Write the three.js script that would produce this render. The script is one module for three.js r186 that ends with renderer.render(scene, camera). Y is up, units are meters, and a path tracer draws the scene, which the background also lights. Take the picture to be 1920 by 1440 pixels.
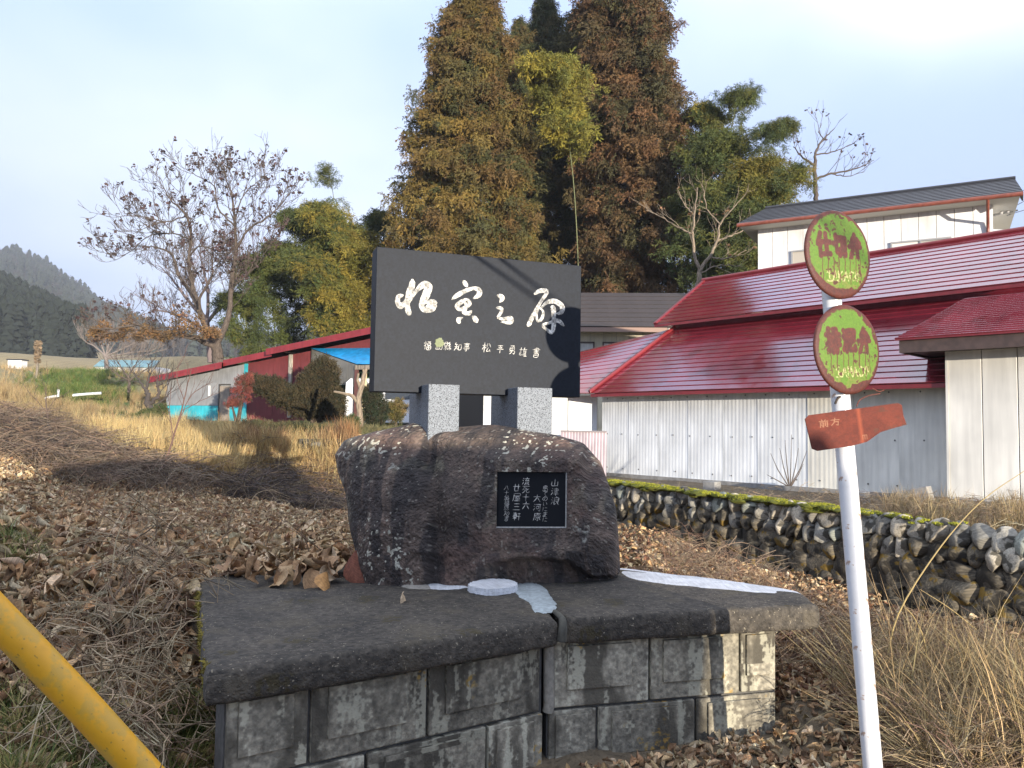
import * as THREE from 'three';
import { mergeGeometries, mergeVertices, toCreasedNormals } from 'three/addons/utils/BufferGeometryUtils.js';
import { RoundedBoxGeometry } from 'three/addons/geometries/RoundedBoxGeometry.js';
import { Brush, Evaluator, SUBTRACTION } from 'three-bvh-csg';

// ---------------------------------------------------------------- camera, sky, sun, exposure
const scene = new THREE.Scene();
const FOCAL = 1450, EYE = 1.5;                       // focal length in pixels of the 1920 px wide photograph; eye height
const camera = new THREE.PerspectiveCamera(2 * Math.atan(720 / FOCAL) * 180 / Math.PI, 4 / 3, 0.05, 3000);
camera.position.set(0, EYE, 0);
camera.rotation.order = 'YXZ';
camera.rotation.set(Math.atan(80 / FOCAL), 0, 0.0143);
camera.updateMatrixWorld(true);

const SUN_DIR = new THREE.Vector3(0.925, 0.118, 1.85).normalize();   // low winter sun behind the photographer
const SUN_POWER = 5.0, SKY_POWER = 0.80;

const renderer = new THREE.WebGLRenderer({ antialias: true });
renderer.setSize(1024, 768);
renderer.toneMapping = THREE.LinearToneMapping;
renderer.toneMappingExposure = 1.7;
renderer.shadowMap.enabled = true;

const sun = new THREE.DirectionalLight(new THREE.Color(1.0, 0.90, 0.76), SUN_POWER);
sun.position.copy(SUN_DIR).multiplyScalar(80); sun.target.position.set(0, 2, -12);
sun.position.add(sun.target.position);
sun.castShadow = true; sun.shadow.radius = 0.8;
sun.shadow.mapSize.set(4096, 4096);
Object.assign(sun.shadow.camera, { left: -45, right: 45, top: 40, bottom: -30, near: 1, far: 260 });
scene.add(sun, sun.target);

// ---------------------------------------------------------------- numbers, noise
function rng(seed) { let a = seed >>> 0; return () => { a |= 0; a = a + 0x6D2B79F5 | 0; let t = Math.imul(a ^ a >>> 15, 1 | a); t = t + Math.imul(t ^ t >>> 7, 61 | t) ^ t; return ((t ^ t >>> 14) >>> 0) / 4294967296; }; }
const clamp = (x, a = 0, b = 1) => x < a ? a : x > b ? b : x;
const lerp = (a, b, t) => a + (b - a) * t;
const smooth = (a, b, x) => { const t = clamp((x - a) / (b - a)); return t * t * (3 - 2 * t); };
function h2(x, y, s) { let h = Math.imul(x, 374761393) + Math.imul(y, 668265263) + Math.imul(s, 2147483647 ^ 0x5bd1e995) | 0; h = Math.imul(h ^ h >>> 13, 1274126177); h ^= h >>> 16; return (h >>> 0) / 4294967296; }
function vnoise(x, y, s = 0, per = 0) {
  let xi = Math.floor(x), yi = Math.floor(y); const fx = x - xi, fy = y - yi;
  let x1 = xi + 1, y1 = yi + 1;
  if (per) { xi = ((xi % per) + per) % per; yi = ((yi % per) + per) % per; x1 = ((x1 % per) + per) % per; y1 = ((y1 % per) + per) % per; }
  const u = fx * fx * (3 - 2 * fx), v = fy * fy * (3 - 2 * fy);
  const a = h2(xi, yi, s), b = h2(x1, yi, s), c = h2(xi, y1, s), d = h2(x1, y1, s);
  return a + (b - a) * u + (c - a) * v + (a - b - c + d) * u * v;
}
function fbm(x, y, o = 4, s = 0, per = 0) { let r = 0, a = 0.5, n = 0; for (let i = 0; i < o; i++) { r += a * vnoise(x, y, s + i * 17, per); n += a; a *= 0.5; x *= 2; y *= 2; per *= 2; } return r / n; }
function n3(x, y, z, s = 0) { const zi = Math.floor(z), f = z - zi, u = f * f * (3 - 2 * f); return lerp(vnoise(x, y, s + zi * 131), vnoise(x, y, s + (zi + 1) * 131), u); }
function fbm3(x, y, z, o = 4, s = 0) { let r = 0, a = 0.5, n = 0; for (let i = 0; i < o; i++) { r += a * n3(x, y, z, s + i * 7); n += a; a *= 0.5; x *= 2.03; y *= 2.03; z *= 2.03; } return r / n; }

// ---------------------------------------------------------------- the sky: thin winter overcast with blue behind it
{
  const W = 1024, H = 512, d = new Float32Array(W * H * 4);
  for (let j = 0; j < H; j++) for (let i = 0; i < W; i++) {
    const el = ((j + 0.5) / H - 0.5) * Math.PI, az = ((i + 0.5) / W - 0.5) * 2 * Math.PI;      // az as atan2(z, x)
    const x = Math.cos(el) * Math.cos(az), y = Math.sin(el), z = Math.cos(el) * Math.sin(az);
    const up = Math.max(y, 0);
    const k = 1 / (up + 0.35);
    const n = fbm3(x * k * 1.3 + 5, z * k * 1.3 + 9, up * 1.5, 5, 3), n2 = fbm3(x * k * 3.1 + 2, z * k * 3.1, up * 2 + 4, 4, 31);
    let c = smooth(0.36, 0.74, n * 0.75 + n2 * 0.25);
    const lowbank = 1 - smooth(0.0, 0.2, up);
    c = clamp(c + 0.25 * lowbank + 0.55 * smooth(0.45, 0.85, up));
    const clear = [lerp(0.54, 0.40, smooth(0, .8, up)), lerp(0.67, 0.55, smooth(0, .8, up)), lerp(0.98, 0.94, smooth(0, .8, up))];
    const cloud = [lerp(.74, .97, smooth(.35, .8, up)), lerp(.83, .97, smooth(.35, .8, up)), lerp(1.02, .98, up)];
    // a thicker bright cloud to the north-west of the cedars and a glow painted for lens glare high in the east
    const b1 = Math.exp(-((x + 0.22) ** 2 + (y - 0.20) ** 2 * 2.2 + (z + 0.95) ** 2) / 0.05) * (0.5 + n2);
    const b2 = Math.exp(-((x - 0.44) ** 2 + (y - 0.50) ** 2 * 2 + (z + 0.73) ** 2) / 0.012) * (0.6 + n2);
    for (let q = 0; q < 3; q++) {
      let v = lerp(clear[q], cloud[q], c * 0.85);
      v += 0.26 * clamp(b1) + 0.45 * clamp(b2);
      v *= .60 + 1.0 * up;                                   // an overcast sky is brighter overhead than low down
      if (y < 0) v *= 0.5;
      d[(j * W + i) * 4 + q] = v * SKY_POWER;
    }
    d[(j * W + i) * 4 + 3] = 1;
  }
  const t = new THREE.DataTexture(d, W, H, THREE.RGBAFormat, THREE.FloatType);
  t.mapping = THREE.EquirectangularReflectionMapping; t.magFilter = t.minFilter = THREE.LinearFilter; t.colorSpace = THREE.LinearSRGBColorSpace; t.needsUpdate = true;
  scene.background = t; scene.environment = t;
}
scene.fog = new THREE.FogExp2(new THREE.Color(0.80, 0.87, 1.0), 0.0003);

// ---------------------------------------------------------------- helpers: placing
function ray(px, py) { return new THREE.Vector3((px - 960) / FOCAL, -(py - 720) / FOCAL, -1).applyQuaternion(camera.quaternion); }
function P(px, py, d) { const r = ray(px, py); return r.multiplyScalar(d / -r.z).add(camera.position); }      // a point d metres ahead
function loc(g, px, py, w = 0) {                      // a point on the plane local z = w of a placed group, in that group's own metres
  g.updateMatrixWorld(true);
  const inv = g.matrixWorld.clone().invert(), o = camera.position.clone().applyMatrix4(inv), r = ray(px, py).transformDirection(inv);
  return o.add(r.multiplyScalar((w - o.z) / r.z));
}
const usedNames = {};
function numbered(n) { usedNames[n] = (usedNames[n] ?? -1) + 1; return usedNames[n] ? n + '_' + String(usedNames[n]).padStart(3, '0') : n; }
function shade(o) { o.traverse(m => { if (m.isMesh) { m.castShadow = true; m.receiveShadow = true; } }); return o; }
function thing(name, label, category, pos = [0, 0, 0], turn = 0, group) {
  const o = new THREE.Group(); o.name = numbered(name); scene.add(o);
  if (pos.isVector3) o.position.copy(pos); else o.position.set(...pos);
  o.rotation.y = turn; o.userData = { label, category }; if (group) o.userData.group = group;
  o.updateMatrixWorld(true); return o;
}
function mesh(name, geo, mat, parent = scene) {
  if (Array.isArray(geo)) geo = geo.length > 1 ? mergeGeometries(geo.map(g => g.index ? g.toNonIndexed() : g).map(cleanAttr)) : geo[0];
  const m = new THREE.Mesh(geo, mat); m.name = parent === scene ? numbered(name) : name; m.castShadow = m.receiveShadow = true; parent.add(m); return m;
}
function cleanAttr(g) { for (const k of Object.keys(g.attributes)) if (!['position', 'normal', 'uv', 'color'].includes(k)) g.deleteAttribute(k); return g; }
function struct(name, geo, mat) { const m = mesh(name, geo, mat); m.userData.kind = 'structure'; return m; }
function tag(o, label, category, group, kind) { o.userData.label = label; o.userData.category = category; if (group) o.userData.group = group; if (kind) o.userData.kind = kind; return o; }
function stuff(name, geo, mat, mats, cols, parent = scene, label, category) {          // many small copies
  const m = new THREE.InstancedMesh(geo, mat, mats.length); m.name = parent === scene ? numbered(name) : name;
  for (let i = 0; i < mats.length; i++) { m.setMatrixAt(i, mats[i]); if (cols) m.setColorAt(i, cols[i]); }
  m.castShadow = m.receiveShadow = true; m.userData.kind = 'stuff'; if (label) { m.userData.label = label; m.userData.category = category; }
  parent.add(m); return m;
}
const V3 = (x, y, z) => new THREE.Vector3(x, y, z), COL = (r, g, b) => new THREE.Color().setRGB(r, g, b);
const _q = new THREE.Quaternion(), _e = new THREE.Euler(), _v = new THREE.Vector3(), _s = new THREE.Vector3();
function M4(x, y, z, rx, ry, rz, sx, sy = sx, sz = sx) { return new THREE.Matrix4().compose(_v.set(x, y, z), _q.setFromEuler(_e.set(rx, ry, rz, 'YXZ')), _s.set(sx, sy, sz)); }

// ---------------------------------------------------------------- helpers: shapes
function triUV(g, s = 1, ou = 0, ov = 0) {             // uv in metres from whichever way each face points
  if (g.index) g = g.toNonIndexed(); const p = g.attributes.position, uv = new Float32Array(p.count * 2);
  const a = V3(), b = V3(), c = V3(), n = V3(), ab = V3();
  for (let i = 0; i < p.count; i += 3) {
    a.fromBufferAttribute(p, i); b.fromBufferAttribute(p, i + 1); c.fromBufferAttribute(p, i + 2);
    n.crossVectors(ab.copy(b).sub(a), c.clone().sub(a)); const x = Math.abs(n.x), y = Math.abs(n.y), z = Math.abs(n.z);
    [a, b, c].forEach((v, k) => { const u = (z >= x && z >= y) ? [v.x, v.y] : (x >= y) ? [v.z, v.y] : [v.x, v.z]; uv[(i + k) * 2] = u[0] * s + ou; uv[(i + k) * 2 + 1] = u[1] * s + ov; });
  }
  g.setAttribute('uv', new THREE.BufferAttribute(uv, 2)); return g;
}
function box(x0, x1, y0, y1, z0, z1, r = 0) {
  const w = x1 - x0, h = y1 - y0, d = z1 - z0;
  let g = r > 0 ? new RoundedBoxGeometry(w, h, d, 2, Math.min(r, w * .45, h * .45, d * .45)) : new THREE.BoxGeometry(w, h, d);
  g.translate((x0 + x1) / 2, (y0 + y1) / 2, (z0 + z1) / 2); return triUV(g);
}
function slabOf(pts, nrm, t) {                          // a polygon (Vector3 list, in order) given thickness t against nrm
  const n = nrm.clone().normalize(), bot = pts.map(p => p.clone().addScaledVector(n, -t)), pos = [];
  const tri = (a, b, c) => pos.push(a.x, a.y, a.z, b.x, b.y, b.z, c.x, c.y, c.z), N = pts.length;
  for (let i = 1; i < N - 1; i++) { tri(pts[0], pts[i], pts[i + 1]); tri(bot[0], bot[i + 1], bot[i]); }
  for (let i = 0; i < N; i++) { const j = (i + 1) % N; tri(pts[i], bot[i], bot[j]); tri(pts[i], bot[j], pts[j]); }
  const g = new THREE.BufferGeometry(); g.setAttribute('position', new THREE.Float32BufferAttribute(pos, 3)); g.computeVertexNormals(); return triUV(g);
}
function prism(poly, z0, z1) {                          // a polygon in x, y pulled out from z0 to z1
  const s = new THREE.Shape(poly.map(p => new THREE.Vector2(p[0] ?? p.x, p[1] ?? p.y))); const g = new THREE.ExtrudeGeometry(s, { depth: z1 - z0, bevelEnabled: false }); g.translate(0, 0, z0); return triUV(g);
}
class Tubes {                                           // many tapered tubes in one buffer
  constructor() { this.p = []; this.n = []; this.u = []; this.i = []; }
  add(pts, rad, sides = 5) {
    const N = pts.length; let base = this.p.length / 3; const t = V3(), a = V3(), b = V3(), up = V3();
    let len = 0;
    for (let k = 0; k < N; k++) {
      t.copy(pts[Math.min(k + 1, N - 1)]).sub(pts[Math.max(k - 1, 0)]).normalize();
      if (k === 0) { up.set(0, 1, 0); if (Math.abs(t.y) > 0.9) up.set(1, 0, 0); a.crossVectors(t, up).normalize(); } else { a.addScaledVector(t, -a.dot(t)).normalize(); len += pts[k].distanceTo(pts[k - 1]); }
      b.crossVectors(t, a); const r = typeof rad === 'number' ? rad : Array.isArray(rad) ? rad[k] : rad(k / (N - 1));
      for (let s = 0; s <= sides; s++) { const th = s / sides * 2 * Math.PI, c = Math.cos(th), q = Math.sin(th); const nx = a.x * c + b.x * q, ny = a.y * c + b.y * q, nz = a.z * c + b.z * q; this.p.push(pts[k].x + nx * r, pts[k].y + ny * r, pts[k].z + nz * r); this.n.push(nx, ny, nz); this.u.push(s / sides * 6.28 * Math.max(r, .01), len); }
    }
    for (let k = 0; k < N - 1; k++) for (let s = 0; s < sides; s++) { const A = base + k * (sides + 1) + s, B = A + sides + 1; this.i.push(A, A + 1, B, A + 1, B + 1, B); }
    for (const [k, f] of [[0, 1], [N - 1, 0]]) { const c = this.p.length / 3, q = pts[k]; this.p.push(q.x, q.y, q.z); this.n.push(0, 1, 0); this.u.push(0, 0); for (let s = 0; s < sides; s++) { const A = base + k * (sides + 1) + s; f ? this.i.push(c, A + 1, A) : this.i.push(c, A, A + 1); } }
    return this;
  }
  geo() { const g = new THREE.BufferGeometry(); g.setAttribute('position', new THREE.Float32BufferAttribute(this.p, 3)); g.setAttribute('normal', new THREE.Float32BufferAttribute(this.n, 3)); g.setAttribute('uv', new THREE.Float32BufferAttribute(this.u, 2)); g.setIndex(this.i); return g; }
}
function spline(pts, n) { return new THREE.CatmullRomCurve3(pts, false, 'catmullrom', 0.5).getPoints(n); }
function tube(pts, rad, sides = 8, n = 0) { return new Tubes().add(n ? spline(pts, n) : pts, rad, sides).geo(); }

// ---------------------------------------------------------------- helpers: materials
function tex(W, H, fn, srgb = true) {
  const d = new Uint8Array(W * H * 4), o = [0, 0, 0];
  for (let j = 0; j < H; j++) for (let i = 0; i < W; i++) { fn(i / W, j / H, o, i, j); const k = (j * W + i) * 4; d[k] = clamp(o[0]) * 255; d[k + 1] = clamp(o[1]) * 255; d[k + 2] = clamp(o[2]) * 255; d[k + 3] = 255; }
  const t = new THREE.DataTexture(d, W, H); t.wrapS = t.wrapT = THREE.RepeatWrapping; t.magFilter = THREE.LinearFilter; t.minFilter = THREE.LinearMipmapLinearFilter; t.generateMipmaps = true; if (srgb) t.colorSpace = THREE.SRGBColorSpace; t.needsUpdate = true; return t;
}
function rep(t, s, s2 = s) { const c = t.clone(); c.repeat.set(s, s2); c.needsUpdate = true; return c; }
function mat(r, g, b, rough = 0.8, o = {}) { return new THREE.MeshStandardMaterial({ color: COL(r, g, b), roughness: rough, ...o }); }
const mix3 = (a, b, t) => [lerp(a[0], b[0], t), lerp(a[1], b[1], t), lerp(a[2], b[2], t)];
// near-white grain maps that only vary a base colour
const grainTex = tex(256, 256, (u, v, o) => { const n = fbm(u * 16, v * 16, 4, 1, 16), m = fbm(u * 4, v * 4, 3, 9, 4); const k = 0.70 + 0.34 * n + 0.22 * (m - .3); o[0] = o[1] = o[2] = k; });
const streakTex = tex(512, 256, (u, v, o) => { const n = fbm(u * 40, v * 3, 4, 5, 40) , m = fbm(u * 6, v * 5, 4, 19, 6); const k = clamp(0.93 + 0.16 * (n - .5) + 0.22 * (m - .45)); o[0] = k; o[1] = k; o[2] = k; });
const fineTex = tex(256, 256, (u, v, o) => { const k = 0.72 + 0.5 * (fbm(u * 64, v * 64, 2, 3, 64) - .4); o[0] = o[1] = o[2] = k; });
const barkTex = tex(256, 256, (u, v, o) => { const n = fbm(u * 24, v * 5, 4, 7, 24); const k = 0.45 + 0.65 * n; o[0] = k; o[1] = k * .97; o[2] = k * .93; });
// ---------------------------------------------------------------- terrain
const WALL_A = [1.376, -10.5], WALL_B = [4.17, -6.3];                // the dry stone wall below the yard
const wallDir = (() => { const dx = WALL_B[0] - WALL_A[0], dz = WALL_B[1] - WALL_A[1], l = Math.hypot(dx, dz); return [dx / l, dz / l, l]; })();
function wallSide(x, z) { return (x - WALL_A[0]) * wallDir[1] - (z - WALL_A[1]) * wallDir[0]; }   // > 0 towards the yard
const CTRL = [
  [-.7, 1, 0], [0, 1, 0], [.7, 1, 0], [-.7, 2, 0], [0, 2, 0], [.7, 2, 0],
  [-.7, 3, .18], [-.45, 3, .02], [-.3, 3, -.05], [0, 3, -.06], [.35, 3, 0], [.7, 3, 0],
  [-.7, 3.6, .4], [-.58, 3.6, .38], [-.46, 3.6, .2], [-.3, 3.6, -.02], [0, 3.6, -.06], [.2, 3.6, -.06], [.4, 3.6, -.05], [.7, 3.6, 0],
  [-.7, 4.5, .66], [-.55, 4.5, .62], [-.42, 4.5, .56], [-.2, 4.5, .3], [0, 4.5, .2], [.2, 4.2, -.03], [.3, 4.2, -.04], [.36, 4.5, .1], [.45, 4.5, 0], [.7, 4.5, 0],
  [-.7, 5.3, .75], [-.5, 5.3, .68], [-.35, 5.3, .62], [-.1, 5.3, .55], [.15, 5.3, .52], [.3, 5.3, .26], [.45, 5.3, -.02], [.7, 5.3, -.04],
  [-.7, 6.6, .8], [-.5, 6.6, .7], [-.35, 6.6, .62], [-.1, 6.6, .52], [.15, 6.6, .48], [.27, 6.6, .28], [.4, 6.6, -.06], [.5, 6.6, -.12], [.7, 6.6, -.1],
  [-.7, 9, .95], [-.5, 9, .62], [-.35, 9, .52], [-.2, 9, .42], [0, 9, .4], [.13, 9, .22], [.2, 8, .2], [.3, 9, -.05],
  [-.7, 12, 1.25], [-.5, 12, .8], [-.4, 12, .6], [-.31, 12, .25], [-.26, 12, -.05], [-.2, 12, -.1], [0, 12, 0], [.15, 12, .3],
  [-.7, 13.2, 1.3], [-.5, 13.2, .85], [-.4, 13.2, .7], [-.31, 13.2, .3], [-.2, 13.2, -.05], [0, 13.2, .1],
  [-.7, 14.6, 1.35], [-.5, 14.6, .9], [-.4, 14.6, .8], [-.33, 14.6, 1.15], [-.2, 14.6, 1.3], [0, 14.6, 1.25], [.15, 14.6, .7],
  [-.7, 20, 1.5], [-.5, 20, 1.1], [-.4, 20, 1.2], [-.2, 20, 1.4], [0, 20, 1.2], [.15, 20, .6], [.4, 20, .6], [.7, 20, .6],
  [-.7, 30, 2.3], [-.5, 30, 1.75], [-.44, 30, 1.5], [-.2, 30, 1.5], [0, 30, 1.4], [.3, 30, 1], [.7, 30, 1],
  [-.7, 45, 3.1], [-.55, 45, 3.0], [-.4, 45, 2.4], [-.2, 45, 2.0], [0, 45, 2], [.3, 45, 1.6], [.7, 45, 1.6],
  [-.7, 70, 5.7], [-.5, 70, 5.6], [-.35, 70, 4.6], [-.2, 70, 4], [0, 70, 3.4], [.5, 70, 3],
  [-.7, 110, 10.1], [-.4, 110, 10.0], [-.2, 110, 9], [0, 110, 7], [.5, 110, 6],
  [-.7, 160, 14], [-.4, 160, 13.6], [0, 160, 12], [.5, 160, 10], [-.7, 220, 18.6], [-.4, 220, 18.4], [0, 220, 16], [-.7, 600, 50], [0, 600, 48], [.7, 600, 48],
].map(([t, d, h]) => [t * 3.2, Math.log(d), h]);
function groundSmooth(x, z) {
  const d = Math.max(-z, 0.5), t = clamp(x / d, -.74, .74) * 3.2, l = Math.log(d); let w = 0, s = 0;
  for (const c of CTRL) { const q = (c[0] - t) ** 2 * .8 + (c[1] - l) ** 2 * 4 + .004; const k = 1 / (q * q); w += k; s += k * c[2]; }
  let h = s / w;
  if (z > -0.5) h = lerp(h, 0, smooth(-.5, .5, z));
  return h;
}
function ground(x, z, fine = true) {
  let h = groundSmooth(x, z); const d = Math.hypot(x, z);
  const y = wallSide(x, z);
  const yard = lerp(.66, .52, smooth(5, 11, -z - x * .2));
  if (z < -2 && x > .6) { const k = smooth(.10, .26, y) * (1 - smooth(20, 30, -z)) * smooth(.7, 1.5, x); h = lerp(h, yard, k); }
  if (fine) { const amp = clamp(d * .012, .02, .3); h += amp * (fbm(x / (amp * 9) + 7, z / (amp * 9), 3, 77) - .5) * (z < -4.6 || x < -1.1 ? 1 : .3) * (x > 1 && y > 0 ? .35 : 1); }
  return h;
}
{
  const angs = []; const rad = [0.03, .4, 1];
  for (let a = -180; a < -50; a += 6) angs.push(a); for (let a = -50; a < 50; a += .32) angs.push(a); for (let a = 50; a < 180; a += 6) angs.push(a);
  for (let d = 1.5; d < 480; d *= 1.0215) rad.push(d);
  const A = angs.length, R = rad.length, pos = new Float32Array(A * R * 3), col = new Float32Array(A * R * 3), uv = new Float32Array(A * R * 2), idx = [];
  for (let j = 0; j < R; j++) for (let i = 0; i < A; i++) {
    const a = angs[i] * Math.PI / 180, rr = Math.abs(angs[i]) > 62 ? Math.min(rad[j], 60 + .02 * j) : rad[j], x = Math.sin(a) * rr, z = -Math.cos(a) * rr, k = j * A + i;
    pos[k * 3] = x; pos[k * 3 + 1] = ground(x, z); pos[k * 3 + 2] = z; uv[k * 2] = x; uv[k * 2 + 1] = z;
    const n = fbm(x * .5 + 3, z * .5, 4, 5), m = fbm(x * .12, z * .12, 3, 51), d = -z;
    let c = mix3([.14, .105, .066], [.22, .17, .105], n);                                   // earth and litter
    const far = smooth(14, 24, d);
    c = mix3(c, mix3([.26, .20, .095], [.36, .28, .14], n), far);                            // dry field
    const t = x / Math.max(d, .1);
    c = mix3(c, mix3([.085, .085, .035], [.15, .13, .06], n), .8 * smooth(-.56, -.48, t) * smooth(14.5, 17, d) * (1 - smooth(30, 38, d)));
    const g1 = Math.exp(-(((t + .56) / .07) ** 2 + ((d - 52) / 18) ** 2)) + .8 * Math.exp(-(((t + .50) / .05) ** 2 + ((d - 40) / 8) ** 2)) + .4 * Math.exp(-(((t + .45) / .05) ** 2 + ((d - 24) / 6) ** 2));
    c = mix3(c, mix3([.07, .13, .03], [.13, .19, .05], m), clamp(g1 * (.6 + n) * 1.1));
    if (d < 2.3 && z > -2.3) c = mix3(c, [.16, .15, .14], .8);                               // road
    col.set(c, k * 3);
  }
  for (let j = 0; j < R - 1; j++) for (let i = 0; i < A; i++) { const i2 = (i + 1) % A, a = j * A + i, b = j * A + i2, c = a + A, e = b + A; idx.push(a, b, c, b, e, c); }
  const g = new THREE.BufferGeometry(); g.setAttribute('position', new THREE.BufferAttribute(pos, 3)); g.setAttribute('color', new THREE.BufferAttribute(col, 3)); g.setAttribute('uv', new THREE.BufferAttribute(uv, 2)); g.setIndex(idx); g.computeVertexNormals();
  struct('ground', g, new THREE.MeshStandardMaterial({ vertexColors: true, roughness: .95, map: rep(grainTex, .8), bumpMap: rep(grainTex, 2.1), bumpScale: .03 }));
}
// ---------------------------------------------------------------- wooded hills in the mist
function ridge(name, profile, dNear, dFar, m, base) {           // profile: [px, py] of the crest as seen; the slope runs from dNear up to dFar
  const R = 14, pos = [], idx = [], N = profile.length;
  for (let j = 0; j <= R; j++) for (let i = 0; i < N; i++) {
    const top = P(profile[i][0], profile[i][1], dFar), bot = P(profile[i][0], base, dNear); bot.y = ground(bot.x, bot.z, false) - 1;
    const t = j / R, p = bot.lerp(top, t); p.y += (fbm(p.x * .03, p.z * .03, 3, 8) - .5) * 6 * t * (1 - t); pos.push(p.x, p.y, p.z);
  }
  for (let i = 0; i < N; i++) { const top = P(profile[i][0], profile[i][1], dFar); pos.push(top.x * 1.1, top.y - 30, top.z * 1.1); }
  for (let j = 0; j <= R; j++) for (let i = 0; i < N - 1; i++) { const a = j * N + i; idx.push(a, a + 1, a + N, a + 1, a + N + 1, a + N); }
  const g = new THREE.BufferGeometry(); g.setAttribute('position', new THREE.Float32BufferAttribute(pos, 3)); g.setIndex(idx); g.computeVertexNormals(); triUV(g);
  struct(name, g, m); return { g, N, R, pos };
}
const nearProfile = [[-700, 420], [-500, 440], [-300, 480], [-150, 510], [0, 545], [60, 572], [110, 600], [140, 620], [152, 640], [160, 668], [175, 672], [230, 674], [300, 676]].map(([x, y]) => [x, Math.min(y + 34, 676)]);
const farProfile = [[-700, 330], [-400, 390], [-200, 430], [0, 470], [40, 478], [90, 500], [130, 530], [180, 566], [230, 590], [270, 610], [330, 640], [420, 650], [560, 640], [700, 640], [1000, 660], [1400, 660], [2200, 640]].map(([x, y]) => [x, y + 22]);
const nearHill = ridge('hill', nearProfile, 205, 300, mat(.012, .014, .010, .95), 676);
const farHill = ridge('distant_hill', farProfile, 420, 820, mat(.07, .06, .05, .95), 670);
{
  const R = rng(11);
  // cedar-plantation tree: a stack of ragged skirts; broad-leaved winter tree: a loose twiggy ball of small faces
  function conifer(seed) { const r = rng(seed), ps = []; for (let k = 0; k < 150; k++) { const t = Math.pow(r(), .8), a = r() * 6.283, rr = (1 - t) * .17 * (.55 + .6 * r()) + .012, y = t; const x = Math.cos(a) * rr, z = Math.sin(a) * rr, s = .035 + .03 * r(); ps.push(x, y + s, z, x + Math.cos(a + 1.5) * s + Math.cos(a) * s * .6, y - s * .9, z + Math.sin(a + 1.5) * s + Math.sin(a) * s * .6, x + Math.cos(a - 1.5) * s + Math.cos(a) * s * .6, y - s * .9, z + Math.sin(a - 1.5) * s + Math.sin(a) * s * .6); } ps.push(0, 1.08, 0, .012, .85, 0, -.012, .85, .01); const g = new THREE.BufferGeometry(); g.setAttribute('position', new THREE.Float32BufferAttribute(ps, 3)); g.computeVertexNormals(); return g; }
  function broad(seed) { const r = rng(seed), T = new Tubes(); const go = (p, d, l, w, n) => { const q = p.clone().addScaledVector(d, l); T.add([p, q], [w, w * .6], 3); if (n) for (let k = 0; k < 3 + (n > 2); k++) go(p.clone().lerp(q, .55 + .45 * r()), d.clone().add(V3(r() - .5, r() * .5 - .1, r() - .5).multiplyScalar(1.5)).normalize(), l * (.6 + .2 * r()), w * .55, n - 1); }; go(V3(0, 0, 0), V3(0, 1, 0), .33, .02, 4); return T.geo(); }
  const cg = [conifer(1), conifer(2), conifer(3)], bg = [broad(4), broad(5)];
  const place = (hill, prof, dN, dF, base, n, h, crest) => { const out = [[], [], []], cols = [[], [], []]; for (let k = 0; k < n; k++) { const f = crest ? k / n * .999 : R(); const i = f * (prof.length - 1), a = Math.floor(i), t = crest ? .985 : Math.pow(R(), .8); const px = lerp(prof[a][0], prof[a + 1][0], i - a), py = lerp(prof[a][1], prof[a + 1][1], i - a); const top = P(px, py, dF), bot = P(px, base, dN); bot.y = ground(bot.x, bot.z, false) - 1; const p = bot.lerp(top, t); const v = Math.floor(R() * 3), s = h * (.7 + .6 * R()); out[v].push(M4(p.x + (R() - .5) * 3, p.y - .5, p.z + (R() - .5) * 3, 0, R() * 6.28, 0, s * (1 + R() * .35), s, s * (1 + R() * .35))); const c = R(); cols[v].push(COL(.85 + c * .3, .85 + c * .3, .85 + c * .2)); } return [out, cols]; };
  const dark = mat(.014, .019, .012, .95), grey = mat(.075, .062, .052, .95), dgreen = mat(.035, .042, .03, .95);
  const [o1, c1] = place(nearHill, nearProfile.slice(2, 9), 205, 300, 676, 2600, 12.5);
  const wood = new THREE.Group(); wood.name = 'cedar_wood'; wood.userData = { kind: 'stuff', label: 'dark cedar plantation covering the near hill', category: 'forest' }; scene.add(wood);
  o1.forEach((o, k) => stuff('cedars', cg[k], dark, o, c1[k], wood));
  const mist = new THREE.Group(); mist.name = 'misty_wood'; mist.userData = { kind: 'stuff', label: 'grey leafless wood fading into mist on the far hillside', category: 'forest' }; scene.add(mist);
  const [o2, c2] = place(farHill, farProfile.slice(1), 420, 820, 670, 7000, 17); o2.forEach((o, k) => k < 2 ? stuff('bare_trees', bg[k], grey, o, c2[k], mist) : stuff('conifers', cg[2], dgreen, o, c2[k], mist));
  const [o3, c3] = place(farHill, farProfile.slice(2, 14), 420, 820, 670, 260, 19, true); o3.forEach((o, k) => k < 2 ? stuff('crest_trees', bg[k], grey, o, c3[k], mist) : stuff('crest_conifers', cg[1], dgreen, o, c3[k], mist));
}
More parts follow.
